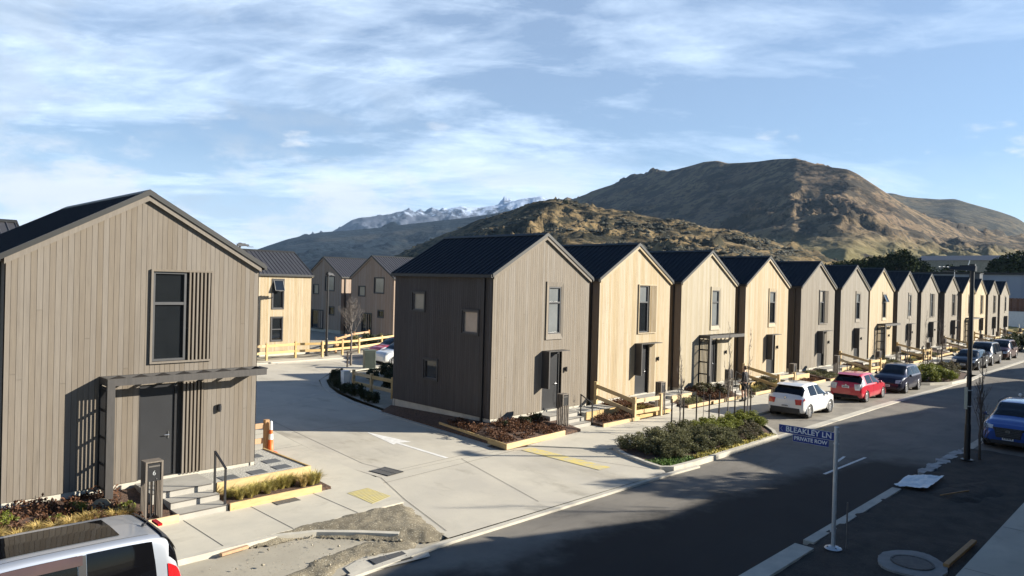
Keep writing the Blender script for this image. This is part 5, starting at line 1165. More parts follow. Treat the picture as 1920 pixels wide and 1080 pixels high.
o=leaves('lawn_patch',P,.045,m_lawn,None,rg2,1.5); o['kind']='stuff'
P=np.stack([rg2.uniform(2.6,8.4,1100),rg2.uniform(-7.42,-7.0,1100),rg2.uniform(-.5,-.42,1100)],1)
o=leaves('edge_grass',P,.05,m_tuss,None,rg2,1.5); o['kind']='stuff'
def stake(x,y,label,h=1.35,z=-.5): 
    c=thing('tree_stake',label,'stake',(x,y,z),random.uniform(0,1),'dark tree stakes'); mb=MB(); mb.lathe([(0,h),(.03,h),(.032,-.15)],7); mb.build('stake_pole',m_stake,c)
    mb=MB(); mb.lathe([(.036,h-.28),(.036,h-.22)],7); mb.build('tie_band',m_plastic,c)
for n,(x,y) in enumerate([(5.40,-4.55),(6.15,-4.62),(7.1,-4.64),(7.8,-4.82),(9.0,-4.62),(9.65,-5.0),(10.3,-5.12),(11.0,-5.05)]): stake(x,y,f'dark tree stake in the corner bed, {NTH[n]} from the lane end')
for n,(x,y) in enumerate([(33.4,-4.95),(34.3,-5.0),(37.4,-5.0),(38.3,-5.05),(41.0,-5.0),(41.9,-5.05)]): stake(x,y,f'dark tree stake in the second bed, {NTH[n]} from the people carrier',1.6)
gy='young bare street trees'
bare_tree('young_tree','dense twiggy young bare tree nearest the lane in the corner bed',(5.75,-4.7,-.5),3.5,5,m_barkg,spread=.15,lev=3,r0=.034,crown_from=.2,nb=46,group=gy,up=1.9)
bare_tree('young_tree','short broken young tree second in the corner bed',(7.45,-4.75,-.5),1.7,6,m_barkg,spread=.25,lev=2,r0=.018,crown_from=.5,nb=7,group=gy,up=1.5)
bare_tree('young_tree','tall slender young bare tree in front of the sand coloured house',(9.3,-4.85,-.5),4.3,7,m_barkg,spread=.14,lev=3,r0=.032,crown_from=.15,nb=26,group=gy,up=2)
bare_tree('young_tree','slender young bare tree nearest the white hatchback',(10.65,-5.08,-.5),4.0,8,m_barkg,spread=.14,lev=3,r0=.030,crown_from=.25,nb=22,group=gy,up=2)
for n,(x,y) in enumerate([(33.85,-4.98),(37.85,-5.02),(41.5,-5.0)]): bare_tree('young_tree',f'bare young tree in the second kerbed bed, {ORD[n+1]} from the people carrier',(x,y,-.5),4.6,70+n,m_barkg,spread=.14,lev=3,r0=.03,crown_from=.2,nb=30,group=gy,up=1.9)
for n,(x,y) in enumerate([(47,-3.9),(52,-3.9)]): bare_tree('young_tree',f'bare young tree by the footpath behind the far parked cars, {ORD[n+1]} along',(x,y,-.5),4.2,80+n,m_bark,spread=.2,lev=3,r0=.03,crown_from=.25,nb=24,group=gy,up=1.6)
bare_tree('young_tree','upright bare tree with many stems between the lamp and the blue car',(10.35,-13.75,-.5),3.75,9,m_bark,spread=.28,lev=3,r0=.05,crown_from=.10,nb=36,group=gy,up=2.6)
bare_tree('young_tree','round headed bare tree at the back lane by the utility cabinet',(7.6,21.2,-.56),4.3,11,m_barkg,spread=.52,lev=4,r0=.09,crown_from=.45,nb=46,group=gy,up=.9)
c=thing('tree_guard','dark timber guard frame at the back lane bare tree','tree guard',(6.95,20.6,-.56)); mb=MB(); mb.beam((0,0,0),(0,0,1.05),.08,.08); mb.build('post',m_stake,c); mb=MB(); mb.beam((0,.0,.95),(.95,.35,.98),.05,.1); mb.build('rail',m_stake,c)
# ------------------------------------------------------------------ trees across the street (outside the picture; their shadows fall into it)
def leafy_tree(name,label,loc,h,rad,seed,m,cat='tree',n=5000,leaf=.09,group=None,conical=False,trunk=.3,lab=True,parts=True):
    rng=np.random.default_rng(seed); r=thing(name,label,cat,loc,rng.uniform(0,6),group)
    k=46; cc=[]
    for i in range(k):
        t=rng.random(); z=h*(trunk+(1-trunk)*t); R_=rad*((1-t)**.8 if conical else math.sqrt(max(.05,1-(2*t-.9)**2))); a=rng.uniform(0,6.283); rr=R_*math.sqrt(rng.random())*.9
        cc.append((rr*math.cos(a),rr*math.sin(a),z))
    cc=np.array(cc); kk=rng.integers(0,k,n); cr=rad*rng.uniform(.22,.42,k)
    p=rng.normal(size=(n,3)); p/=np.linalg.norm(p,axis=1,keepdims=True); p*=(cr[kk]*rng.uniform(.3,1,n)**.5)[:,None]*np.array([1,1,.75])
    leaves('crown',cc[kk]+p,leaf,m,r,rng)
    tm=MB(); tm.tube([(0,0,-.3),(.03*h*.2,0,h*.3),(0,.02*h*.2,h*.65),(0,0,h*.9)],[h*.022,h*.017,h*.010,h*.003],7)
    for i in range(9): q=cc[i]; tm.tube([(0,0,q[2]*.62),(q[0]*.5,q[1]*.5,q[2]*.85),tuple(q)],[h*.008,h*.005,h*.002],5)
    tm.build('trunk',m_bark,r,smooth=True); return r
leafy_tree('evergreen_tree','bushy evergreen across the street beside the terrace',(10.6,-18.3,-.6),6.6,1.5,61,m_leafd,n=3800,leaf=.10)
bare_tree('street_tree','bare tree across the street near the terrace end',(7.3,-18.4,-.6),7.6,63,m_bark,spread=.26,lev=4,r0=.07,crown_from=.35,nb=30)
bare_tree('street_tree','bare tree across the street further along',(26.5,-18.6,-.6),8.0,64,m_bark,spread=.26,lev=4,r0=.07,crown_from=.35,nb=30)
def terrace(name,label,prof,y0=-20.2,d=8.5,wm=None):  # unseen added houses; rooflines shaped to throw the road's shadow outline
    r=thing(name,label,'house',(prof[0][0],y0,-.6)); x0=prof[0][0]; mb=MB(); n=len(prof)
    pr=[(x-x0,h-.15) for x,h in prof]
    base=[(0,0,0),(pr[-1][0],0,0)]
    fr=[(0,0,0)]+[(x,0,z) for x,z in pr]+[(pr[-1][0],0,0)]
    bk=[(x,-d,z) for x,_,z in fr]; m_=len(fr)
    mb.add(fr+bk,[tuple(range(m_))[::-1],tuple(range(m_,2*m_))]+[(i,m_+i,m_+(i+1)%m_,(i+1)%m_) for i in range(m_)]); mb.build('wall',wm or w_grey,r)
    rf=MB()
    for (xa,za),(xb,zb) in zip(pr[:-1],pr[1:]): rf.hexa([(xa,.15,za+.005),(xb,.15,zb+.005),(xb,-d-.15,zb+.005),(xa,-d-.15,za+.005)],[(xa,.15,za+.15),(xb,.15,zb+.15),(xb,-d-.15,zb+.15),(xa,-d-.15,za+.15)])
    rf.build('roof',m_roof,r)
    W_=pr[-1][0]; F=Fr((W_,0,0),(-1,0,0),(0,1,0)); k=int(W_//3.2)
    for i in range(k):
        u=1+i*3.2
        for z in (.9,3.4): window(r,F,u,u+1.0,z,z+1.35,m_frame,'flat')
terrace('added_terrace','unseen grey terrace house added across the street to shade the road, nearest the camera',[(-9,5.6),(5.2,7.4),(8.2,6.05),(12.4,6.0)])
terrace('added_terrace','second unseen terrace house added across the street to shade the road',[(12.9,5.95),(14.8,6.0),(18.3,7.4),(25,7.4),(32.5,6.4),(34.4,6.3)],wm=w_sand)
terrace('added_terrace','third unseen terrace house added across the street to shade the road',[(34.9,6.3),(37.2,7.5),(44.5,7.1),(49.7,6.37),(51.8,5.9)],wm=w_grey2)
terrace('added_terrace','fourth unseen terrace house added across the street to shade the road',[(53,5.9),(55.7,7.3),(62,7.2),(70,5.8)],wm=w_cream)
# ------------------------------------------------------------------ person
def skin(name,par,V,E,Rd,m,sub=2,root=0):
    me=bpy.data.meshes.new(name); me.from_pydata(V,E,[]); me.materials.append(m); o=bpy.data.objects.new(name,me); C.objects.link(o)
    if par: o.parent=par
    md=o.modifiers.new('s','SKIN'); md.use_smooth_shade=True
    for i,r_ in enumerate(Rd): me.skin_vertices[0].data[i].radius=r_ if isinstance(r_,tuple) else (r_,r_); me.skin_vertices[0].data[i].use_root=(i==root)
    if sub: sb=o.modifiers.new('b','SUBSURF'); sb.levels=sub; sb.render_levels=sub
    return o
def person():
    r=thing('person','person in a dark jacket, dark shorts and boots standing by a slatted letterbox','person',(15.30,-2.62,-.5),R(98))
    # faces local +x ; left is +y
    V=[];E=[];Rd=[]
    def add(p,rr,prev=None):
        V.append(p);Rd.append(rr)
        if prev is not None: E.append((prev,len(V)-1))
        return len(V)-1
    pel=add((0,0,.96),(.13,.16)); sp=add((.0,0,1.16),(.115,.15),pel); ch=add((-.01,0,1.36),(.12,.17),sp); nk=add((.0,0,1.53),.06,ch); hb=add((.03,0,1.61),(.075,.07),nk); hd=add((.03,0,1.72),(.095,.08),hb); tp=add((.02,0,1.80),.055,hd)
    for s in (1,-1):
        h=add((0,s*.10,.90),.095,pel); k=add((.04*s+.02,s*.11,.50),.062,h); c=add((.0+.03*s,s*.115,.36),.058,k); a=add((-.02+.04*s,s*.115,.09),.04,c); f=add((.11+.04*s,s*.13,.045),.035,a)
        sh=add((-.01,s*.19,1.44),.065,ch); el=add((-.03,s*.25,1.15),.046,sh); wr=add((.14,s*.19,.98),.032,el); pm=add((.21,s*.17,.955),(.035,.02),wr)
        for q,(dy,l) in enumerate(((-.028,.06),(-.010,.075),(.010,.07),(.028,.055))): a1=add((.245,s*.17+dy,.945),.0095,pm); add((.245+l*.6,s*.17+dy,.945-l*.5),.008,a1)
        t=add((.20,s*.17-s*.045,.965),.011,pm); add((.235,s*.17-s*.06,.955),.009,t)
    body=skin('body',r,V,E,Rd,m_skin,1)
    m_jk=mat('dark_jacket_cloth',(.014,.014,.018),(.010,.010,.013),rough=.85,scale=9,bump=.3,bscale=20); m_sh=mat('black_shorts_cloth',(.012,.012,.014),rough=.9); m_hair=mat('brown_hair',(.11,.065,.032),(.07,.04,.02),scale=30,rough=.6)
    V=[];E=[];Rd=[]
    pel=add((0,0,.93),(.155,.19)); sp=add((0,0,1.16),(.145,.18),pel); ch=add((-.01,0,1.38),(.15,.195),sp); add((.0,0,1.52),.085,ch)
    for s in (1,-1): sh=add((-.01,s*.20,1.44),.088,ch); el=add((-.03,s*.265,1.15),.068,sh); add((.11,s*.2,1.0),.052,el)
    skin('jacket',r,V,E,Rd,m_jk)
    V=[];E=[];Rd=[]
    pel=add((0,0,.94),(.14,.17))
    for s in (1,-1): h=add((.005,s*.10,.84),.115,pel); add((.02,s*.112,.56),.098,h)
    skin('shorts',r,V,E,Rd,m_sh)
    for s in (1,-1):
        V=[];E=[];Rd=[]; a=add((.03*s,s*.115,.27),.062); b=add((-.01+.04*s,s*.115,.10),.062,a); c=add((.05+.04*s,s*.12,.05),.055,b); add((.17+.04*s,s*.13,.045),.045,c); skin('boot',r,V,E,Rd,m_plastic,1)
    V=[];E=[];Rd=[]; a=add((-.04,0,1.60),.075); b=add((-.035,0,1.73),.112,a); add((.02,0,1.81),.09,b); skin('hair',r,V,E,Rd,m_hair,1)
    for s in (1,-1):
        m=MB(); m.smooth=True; m.lathe([(0,0),(.011,.002),(.011,.008),(0,.010)],8,'x',(.108,s*.03,1.715)); m.build('eye',m_white,body)
        m=MB(); m.smooth=True; m.lathe([(0,-.03),(.012,-.02),(.016,.01),(0,.03)],8,'z',(.02,s*.082,1.70)); m.build('ear',m_skin,body)
    m=MB(); m.add([(.118,-.012,1.675),(.118,.012,1.675),(.142,0,1.672),(.122,0,1.715)],[(0,2,3),(2,1,3),(0,1,2)]); m.build('nose',m_skin,body)
    m=MB(); m.box(.100,.113,-.02,.02,1.645,1.651); m.build('mouth',mat('lip',(.33,.13,.10),rough=.5),body)
person()
c=thing('grey_plant','pale twiggy plant by the footpath in front of the person','plant',(16.4,-2.3,-.5)); rgp=np.random.default_rng(3); leaves('leaf_crown',blob_points(500,(.3,.3,.45),rgp,12),.03,m_stone,c,rgp)
# ------------------------------------------------------------------ buildings and fences at the far end
c=thing('warehouse','long pale blue-white warehouse beyond the end of the row','warehouse',(124,0,-.8))
mb=MB(); mb.box(0,40,-30,30,0,9.6); mb.build('wall',mat('pale_cladding_sheet',(.30,.33,.38),(.27,.30,.35),scale=.2,rough=.6,stretch=(1,3,.2)),c)
mb=MB(); mb.box(-.3,40.3,-30.3,30.3,9.6,9.95); mb.build('roof',m_flash,c)
mb=MB()
for y in np.arange(-29,29.5,2.0): mb.box(-.05,-.003,y-.04,y+.04,0,9.55)
mb.build('cladding_rib',MATS['pale_cladding_sheet'],c)
c=thing('boundary_wall','white retaining wall under the brown boarded fence','wall',(113,-16,-.8)); mb=MB(); mb.box(0,.3,0,19.5,0,3.6); mb.box(-.05,.35,0,19.5,3.6,3.7); mb.build('wall_body',m_white,c)
c=thing('board_fence','brown boarded fence on top of the white wall','fence',(113.1,-16,2.9)); mb=MB()
for k in range(130): mb.box(-.02,.02,k*.15,k*.15+.14,.02,2.0+.03*((k*7)%3))
mb.build('boards',mat('brown_fence_boards',(.16,.075,.045),(.11,.05,.03),scale=3,rough=.8,tint=.2),c); mb=MB(); 
for z in (.4,1.6): mb.box(.025,.08,0,19.5,z,z+.1)
mb.build('rail',MATS['brown_fence_boards'],c)
c=thing('wire_fence','wire fence with white posts across the end of the street','fence',(104,-14,-.6))
for k in range(9): mb=MB(); mb.beam((0,k*2,0),(0,k*2,1.9),.07,.07); mb.build('post',m_white,c)
mb=MB()
for z in (.5,1.1,1.85): mb.beam((0,0,z),(0,16,z),.02,.02)
mb.build('wire',m_galv,c)
g=grid_mesh('grass_bank',101,112,-16,3.5,.3,40,60,mat('dry_grass',(.36,.29,.11),(.25,.21,.08),scale=.8,rough=.95,bump=.8,bscale=8),1.3,8,.5); g['kind']='structure'
c=thing('plant_unit','dark box unit on the roof of the thirteenth house','roof unit',(92.9,3.2,7.0)); mb=MB(); mb.box(-.9,.9,-.6,.6,-.3,1.1); mb.build('unit_body',m_frame,c); mb=MB(); mb.box(-1,1,-.7,.7,1.1,1.18); mb.build('lid',m_flash,c)
c=thing('tv_aerial','white television aerial on the roof of the eleventh house','aerial',(74.6,1.6,7.2)); mb=MB(); mb.tube([(0,0,-.2),(0,0,1.2)],.03,6); mb.build('mast',m_white,c)
mb=MB(); mb.tube([(-.3,-1.2,1.1),(.3,1.6,1.2)],.03,6)
for k in range(7): t=k/6; y=-1.1+2.6*t; mb.tube([(-.5,y,1.1+.1*t),(.5,y,1.1+.1*t)],.022,5)
mb.tube([(-.2,-1.2,.7),(-.2,-1.5,1.9)],.05,6); mb.build('elements',m_white,c)
# ------------------------------------------------------------------ far trees
def polar(az,d,z): return (CAM.x+d*math.cos(R(az)),CAM.y+d*math.sin(R(az)),z)
T1=leafy_tree('shelter_tree','x',(0,0,0),12,4.2,91,m_leaff,n=5200,leaf=.26); T2=leafy_tree('shelter_tree','x',(0,0,0),11,4.6,92,m_leaff,n=5200,leaf=.26); T3=leafy_tree('shelter_tree','x',(0,0,0),13,3.4,93,m_leaff,n=4600,leaf=.26,conical=True)
tu=[0,0,0]
def far_tree(i,az,d,ztop,label,group,zb=None,wide=1.):
    p=(T1,T2,T3)[i]; h=(12,11,13)[i]
    o=p if not tu[i] else dup(p,(0,0,0)); tu[i]=1
    zb=-.8 if zb is None else zb; s=(ztop-zb)/h; o.location=polar(az,d,zb); o.scale=(s*wide,s*wide,s); o.rotation_euler=(0,0,random.uniform(0,6)); tag(o,label,'tree',group)
random.seed(4)
for n in range(13):
    az=22.9-n*.70+random.uniform(-.15,.15); el=[.026,.029,.031,.030,.032,.036,.035,.039,.038,.042,.045,.040,.035][n]
    far_tree(n%2,az,205+random.uniform(-14,14),5.155+205*el,f'dark shelterbelt tree behind the row, {NTH[n]} from the left','dark trees behind the row',wide=1.05)
for n,(az,el) in enumerate([(10.1,.038),(9.5,.043),(8.9,.046),(8.2,.042),(12.9,.031),(12.2,.028)]): far_tree(n%2,az,215,5.155+215*el,f'dark tree beyond the pale warehouse, {["second","third","fourth","last","first small","next small"][n]} from the left','dark trees beyond the warehouse',wide=1.05)
# ------------------------------------------------------------------ hills
def hillmat(name,a,b,c_,d,sc,lo=.42,hi=.60,rough=.95,low=None):
    m=bpy.data.materials.new(name); m.use_nodes=True; nt=m.node_tree; N=nt.nodes.new; L=nt.links.new; bs=nt.nodes['Principled BSDF']; bs.inputs['Roughness'].default_value=rough; bs.inputs['Specular IOR Level'].default_value=.1
    tc=N('ShaderNodeTexCoord')
    def nz(s,det,ra,rb,rg=.62,loc=0):
        mp=N('ShaderNodeMapping'); mp.inputs['Location'].default_value=(loc,loc*.7,0); L(tc.outputs['Object'],mp.inputs[0])
        n=N('ShaderNodeTexNoise'); n.inputs['Scale'].default_value=s; n.inputs['Detail'].default_value=det; n.inputs['Roughness'].default_value=rg; L(mp.outputs[0],n.inputs['Vector'])
        r=N('ShaderNodeMapRange'); r.inputs[1].default_value=ra; r.inputs[2].default_value=rb; L(n.outputs['Fac'],r.inputs[0]); return r.outputs[0]
    def mix(f,x,y):
        k=N('ShaderNodeMixRGB'); L(f,k.inputs[0])
        for i,q in ((1,x),(2,y)):
            if isinstance(q,tuple): k.inputs[i].default_value=(*q,1)
            else: L(q,k.inputs[i])
        return k.outputs[0]
    x=mix(nz(.006*sc,8,lo,hi),a,b); x=mix(nz(.020*sc,9,.47,.56,.7,300),x,c_); x=mix(nz(.07*sc,7,.51,.58,.7,900),x,c_); x=mix(nz(.004*sc,6,.56,.68,.6,77),x,d)
    if low:    # farmed flats below the scrub line
        sp=N('ShaderNodeSeparateXYZ'); L(tc.outputs['Object'],sp.inputs[0]); r=N('ShaderNodeMapRange'); r.inputs[1].default_value=low[1]; r.inputs[2].default_value=low[2]; L(sp.outputs['Z'],r.inputs[0])
        fld=mix(nz(.012,7,.45,.58,.6,55),low[0],low[3]); fld=mix(nz(.05,6,.58,.66,.6,12),fld,c_); x=mix(r.outputs[0],fld,x)
    L(x,bs.inputs['Base Color']); n=N('ShaderNodeTexNoise'); n.inputs['Scale'].default_value=.05*sc; n.inputs['Detail'].default_value=8; L(tc.outputs['Object'],n.inputs['Vector'])
    bp=N('ShaderNodeBump'); bp.inputs['Strength'].default_value=.9; bp.inputs['Distance'].default_value=6/sc; L(n.outputs['Fac'],bp.inputs['Height']); L(bp.outputs[0],bs.inputs['Normal']); return m
def hill(name,sil,d0,d1,db,m,amp,scale,seed,az0,az1,na,ns,pw=1.0,skirt=0.,e_start=-.02,crest_var=.10,ridge=.5,crest_amp=.25,dc=None,crag=0.,cscale=70.):
    sil=sorted(sil); A=np.linspace(az0,az1,na); cr=np.interp(A,[p[0] for p in sil],[p[1] for p in sil])
    k=np.hanning(5); k/=k.sum(); cr=np.convolve(np.pad(cr,2,'edge'),k,'valid')
    s=np.concatenate([np.linspace(0,1,ns),1+np.linspace(0,1,ns//4+1)[1:]]); AA,SS=np.meshgrid(np.radians(A),s,indexing='ij')
    dcrest=d1*(1+crest_var*(fbm(A*.07,A*0+seed,2,seed)-.5)*2)[:,None]
    if dc:
        dq=np.interp(A,[q[0] for q in dc],[q[1] for q in dc]); kk=np.hanning(int(na*9/(az1-az0))|1); kk/=kk.sum(); dq=np.convolve(np.pad(dq,len(kk)//2,'edge'),kk,'valid')
        dcrest=dq[:,None]*(1+.05*(fbm(A*.07,A*0+seed,2,seed)-.5))[:,None]
    db=np.maximum(db,dcrest*1.5)
    D=np.where(SS<=1,d0+(dcrest-d0)*SS,dcrest+(db-dcrest)*(SS-1))
    X=CAM.x+D*np.cos(AA); Y=CAM.y+D*np.sin(AA)
    g=np.clip(SS,0,1); prof=(1-skirt)*g**pw+skirt*np.clip(g*4,0,1)**.8
    el=e_start+(cr[:,None]-e_start)*prof
    Z=CAM.z+D*el
    zc=CAM.z+dcrest*cr[:,None]; Z=np.where(SS>1,zc+(-20-zc)*(SS-1)**1.3,Z)
    nz=fbm(X/scale,Y/scale,6,seed)-.5; rz=fbm(X/scale*1.3+5,Y/scale*1.3,6,seed+9,.55,True)-.62
    env=np.clip(g*3,0,1)*(np.where(SS<=1,crest_amp+(1-crest_amp)*np.clip((1-g)*3.0,0,1),1))
    Z=Z+amp*env*((1-ridge)*nz*1.6+ridge*rz*1.8)
    if crag:
        wx=X+40*(fbm(X/160,Y/160,3,seed+3)-.5); wy=Y+40*(fbm(X/160+9,Y/160,3,seed+4)-.5)
        cm=np.clip((fbm(X/scale*1.6,Y/scale*1.6,4,seed+30)-.42)*5,0,1); Z=Z+crag*env*cm*np.clip((g-.3)*3.5,0,1)*(fbm(wx/cscale,wy/cscale,5,seed+31,.55,True)-.6)*2
    V=np.stack([X,Y,Z],-1).reshape(-1,3); n2=len(s); i=np.arange(na*n2).reshape(na,n2); F=np.stack([i[:-1,:-1],i[:-1,1:],i[1:,1:],i[1:,:-1]],-1).reshape(-1,4)
    o=fastmesh(name,V,F,m,smooth=True); o['kind']='structure'; return V.reshape(na,n2,3)
SIL_MAIN=[(62,-.02),(55,-.01),(49,.03),(44,.08),(40.347,.1165),(39.713,.1197),(38.247,.1319),(35.537,.1471),(32.452,.1587),(30.836,.1657),(29.64,.1719),(28.647,.173),(27.853,.1691),(26.489,.1699),(24.581,.1724),(23.084,.1729),(22.339,.1682),(21.056,.1611),(19.449,.1565),(18.846,.1506),(17.687,.135),(17.168,.128),(15.983,.1134),(14.33,.0956),(12.732,.0815),(11.493,.0718),(9.42,.066),(6.905,.062),(0,.055),(-12,.03)]
SIL_RIGHT=[(24,.08),(19.043,.1191),(17.163,.1247),(16.491,.1243),(15.656,.1192),(14.676,.1166),(13.716,.1147),(12.778,.1147),(11.543,.1063),(10.343,.0987),(9.318,.0907),(8.97,.0862),(8.449,.0769),(7.464,.0645),(5.324,.0523),(-12,.03)]
SIL_FOOT=[(66,-.02),(60,-.01),(55.48,.0183),(52.186,.0481),(51.354,.056),(49.255,.0706),(47.15,.0889),(45.027,.1004),(43.542,.1101),(41.201,.117),(39.063,.1109),(37.363,.1061),(34.421,.0986),(31.942,.093),(29.106,.0839),(27.126,.0783),(24.797,.0663),(22.531,.0526),(20.334,.0392),(17.185,.0264),(12,.005)]
SIL_LEFT=[(85,-.02),(76,-.014),(70.718,-.0037),(66.467,.0191),(63.679,.0399),(61.957,.0518),(59.604,.0623),(58,.0656),(55.554,.0711),(53.068,.0779),(50.127,.0857),(48.006,.0907),(45.454,.0995),(43.54,.1066),(41.197,.111),(36,.11)]
SIL_SNOW=[(68,-.01),(63.5,.0),(62.0,.03),(60.389,.0535),(58.802,.0621),(58.009,.0722),(57.209,.0815),(56.397,.0858),(55.576,.0872),(54.339,.0911),(53.094,.0964),(52.253,.0948),(51.413,.0968),(50.15,.1013),(48.667,.1052),(47.173,.1046),(45.468,.1092),(43.98,.1166),(42.921,.1225),(42.274,.122),(41.192,.118),(38.612,.0932),(34,.08)]
mh=hillmat('tussock_hill',(.185,.135,.078),(.155,.108,.068),(.046,.038,.028),(.155,.118,.055),1.0,low=((.24,.20,.09),40,75,(.19,.165,.075)))
mf=hillmat('hummock_hill',(.225,.160,.080),(.14,.105,.055),(.036,.033,.021),(.13,.108,.048),2.2)
mr_=hillmat('far_right_hill',(.10,.078,.045),(.065,.056,.036),(.03,.03,.022),(.10,.085,.04),.8)
ml=hillmat('hazed_forest_hill',(.012,.022,.032),(.010,.019,.028),(.007,.013,.020),(.040,.040,.036),.8)  # blue of distance haze is mixed into the dark forest colour
HV=hill('main_hill',SIL_MAIN,260,1400,2300,mh,60,310,3,-12,62,520,150,pw=1.35,crest_amp=.10,ridge=.28,dc=[(-12,1700),(5,1500),(11,1330),(16,1230),(20,1240),(26,1420),(32,1640),(40,1900),(45,2000),(62,2200)],crag=30,cscale=66)
hill('right_hill',SIL_RIGHT,900,2500,3400,mr_,70,430,8,-12,24,220,70,crest_amp=.12,ridge=.3)
FV=hill('foothill',SIL_FOOT,180,560,800,mf,15,75,12,12,66,420,110,pw=.9,crest_amp=.28,ridge=.3,dc=[(12,520),(20,510),(30,530),(41,580),(47,680),(55,860),(66,1000)],crag=13,cscale=30)
hill('left_hill',SIL_LEFT,900,3200,4200,ml,60,420,15,36,85,300,90,crest_amp=.04,ridge=.3,dc=[(36,2600),(50,2900),(63,3300),(75,3600),(85,3800)],crag=36,cscale=190)
def snowmat():
    m=bpy.data.materials.new('hazed_snowy_rock'); m.use_nodes=True; nt=m.node_tree; N=nt.nodes.new; L=nt.links.new; b=nt.nodes['Principled BSDF']; b.inputs['Roughness'].default_value=.8
    tc=N('ShaderNodeTexCoord'); n=N('ShaderNodeTexNoise'); n.inputs['Scale'].default_value=.012; n.inputs['Detail'].default_value=9; n.inputs['Roughness'].default_value=.72; L(tc.outputs['Object'],n.inputs['Vector'])
    sp=N('ShaderNodeSeparateXYZ'); L(tc.outputs['Object'],sp.inputs[0]); h=N('ShaderNodeMapRange'); h.inputs[1].default_value=330; h.inputs[2].default_value=600; h.inputs[3].default_value=-.22; h.inputs[4].default_value=.22; L(sp.outputs['Z'],h.inputs[0])
    a=N('ShaderNodeMath'); a.operation='ADD'; L(n.outputs['Fac'],a.inputs[0]); L(h.outputs[0],a.inputs[1]); r=N('ShaderNodeMapRange'); r.inputs[1].default_value=.56; r.inputs[2].default_value=.70; L(a.outputs[0],r.inputs[0])
    x=N('ShaderNodeMixRGB'); L(r.outputs[0],x.inputs[0]); x.inputs[1].default_value=(.055,.065,.095,1); x.inputs[2].default_value=(.40,.48,.62,1); L(x.outputs[0],b.inputs['Base Color'])  # rock and snow colours both carry the blue of distance haze
    return m
hill('snow_mountain',SIL_SNOW,4000,5400,6300,snowmat(),130,420,21,34,68,460,90,crest_amp=.16,ridge=.7,crag=110,cscale=260)
# scrub on the near hummocks
def scrub():
    rng=np.random.default_rng(6); fl=FV[:, :110].reshape(-1,3); n=5200; idx=rng.integers(0,len(fl),n); p=fl[idx]; c=fbm(p[:,0]/45,p[:,1]/45,4,31); p=p[c>.50]
    V=[];F=[];T=[]; base=np.array([(1,0,.1),(.3,.95,.1),(-.8,.6,.1),(-.8,-.6,.1),(.3,-.95,.1),(.1,0,1)]); fs=np.array([(0,1,5),(1,2,5),(2,3,5),(3,4,5),(4,0,5)])
    for q in p:
        r_=rng.uniform(.7,2.2)
        for k in range(3): v=base*rng.uniform(.6,1.3,(6,1))*np.array([r_,r_,r_*.85])+q+np.array([*rng.normal(0,r_*.8,2),-.3]); F.append(fs+6*len(V)); V.append(v); T+=[rng.random()]*5
    o=fastmesh('hillside_scrub',np.concatenate(V),np.concatenate(F),m_scrub,tint=T); o['kind']='stuff'
m_scrub=mat('scrub_foliage',(.030,.032,.018),(.05,.042,.022),scale=.08,rough=.9,tint=.5)
scrub()
def ground_at(az,d):
    i=int(round((az+12)/(74)*519)); col=HV[i]; dd=np.hypot(col[:150,0]-CAM.x,col[:150,1]-CAM.y); return float(np.interp(d,dd,col[:150,2]))
random.seed(9)
for n,(az,d,h,w) in enumerate([(20.5,470,13,1.2),(18.6,500,13,1.),(18.1,505,12,1.),(17.5,500,11,1.),(17.0,510,12,1.),(16.4,500,11,1.1),(16.1,505,13,1.),(14.6,470,6,1.6),(13.4,480,7,1.5),(24.2,420,8,1.5)]):
    zb=ground_at(az,d)-1; far_tree(n%3,az,d,zb+h,f'dark evergreen on the lower slope of the hill, {NTH[n]} of the scattered line','trees scattered below the hill',zb=zb,wide=w)
PB=bare_tree('poplar_tree','x',(0,0,0),16,95,m_bark,spread=.13,lev=3,r0=.30,crown_from=.08,nb=46,up=2.2); pb=0
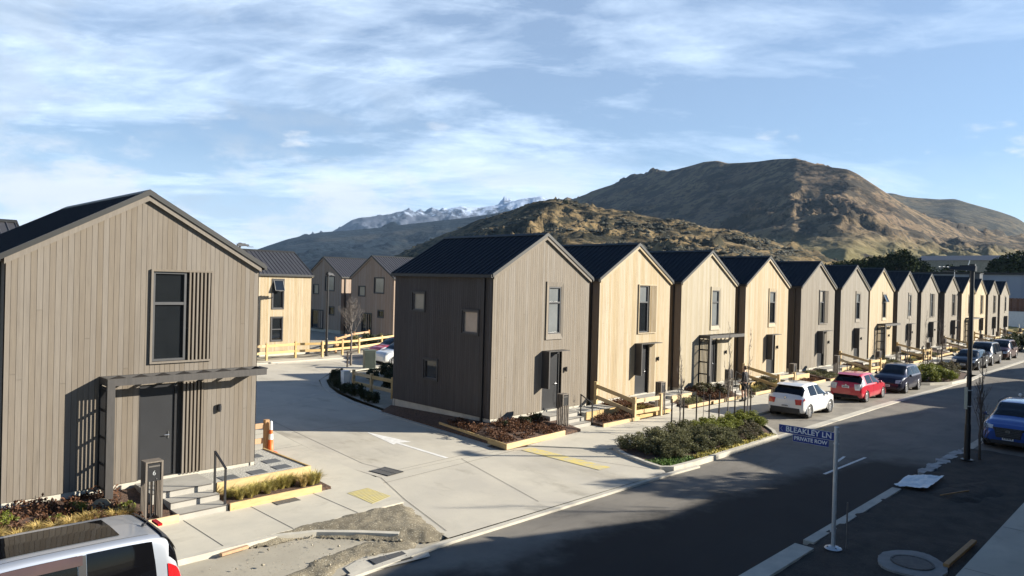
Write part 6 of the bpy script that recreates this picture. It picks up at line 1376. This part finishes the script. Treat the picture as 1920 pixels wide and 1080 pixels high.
for n,(az,d,h) in enumerate([(11.9,560,11),(11.5,575,13),(11.2,570,16),(10.95,580,18),(10.7,570,19),(10.45,575,18),(10.2,570,17),(12.4,560,9),(13.7,520,10),(15.3,500,11),(14.9,500,9),(17.7,520,12),(17.2,520,13),(16.7,520,11)]):
    zb=ground_at(az,d)-1; o=PB if n==0 else dup(PB,(0,0,0)); o.location=polar(az,d,zb); o.scale=(h/16*1.25,h/16*1.25,h/16); o.rotation_euler=(0,0,random.uniform(0,6)); tag(o,f'bare brown poplar on the farmland under the hill, {NTH[n]} of the leafless ones','tree','bare poplars on the farmland')
c=thing('lone_pine','tiny dark pine on the ridge line left of the big hill','tree',(0,0,0))
i=int(np.argmin(np.abs(np.linspace(12,66,420)-40.4))); q=FV[i][104]; c.location=(q[0],q[1],q[2]-.5); rgp=np.random.default_rng(12); leaves('crown',blob_points(500,(2.4,2.4,4.0),rgp,14)+np.array([0,0,.8]),.5,m_leafd,c,rgp); mb=MB(); mb.tube([(0,0,-1),(0,0,4)],[.25,.1],6); mb.build('trunk',m_bark,c)
c=thing('farm_shed','long dark roofed farm shed in the field before the hill','farm building',polar(11.2,330,0)); c.location.z=CAM.z+330*.0385-1.5; mb=MB(); mb.box(-8,8,-20,20,-6,2.2); mb.build('wall',m_yard,c); mb=MB(); mb.add([(-8.4,-20.4,2.2),(8.4,-20.4,2.2),(8.4,20.4,2.2),(-8.4,20.4,2.2),(0,-20.4,4.4),(0,20.4,4.4)],[(0,1,4),(2,3,5),(0,4,5,3),(1,2,5,4),(3,2,1,0)]); mb.build('roof',m_roof2,c)
# ------------------------------------------------------------------ haze
mb=MB(); mb.box(-3200,6700,-3200,7700,-60,800); hz=mb.build('haze',[]); hz['kind']='stuff'
hm=bpy.data.materials.new('air'); hm.use_nodes=True; nt=hm.node_tree; nt.nodes.clear(); v=nt.nodes.new('ShaderNodeVolumePrincipled'); v.inputs['Color'].default_value=(.45,.68,1,1); v.inputs['Density'].default_value=4.2e-5; v.inputs['Anisotropy'].default_value=.1
o_=nt.nodes.new('ShaderNodeOutputMaterial'); nt.links.new(v.outputs[0],o_.inputs['Volume']); hz.data.materials.append(hm)
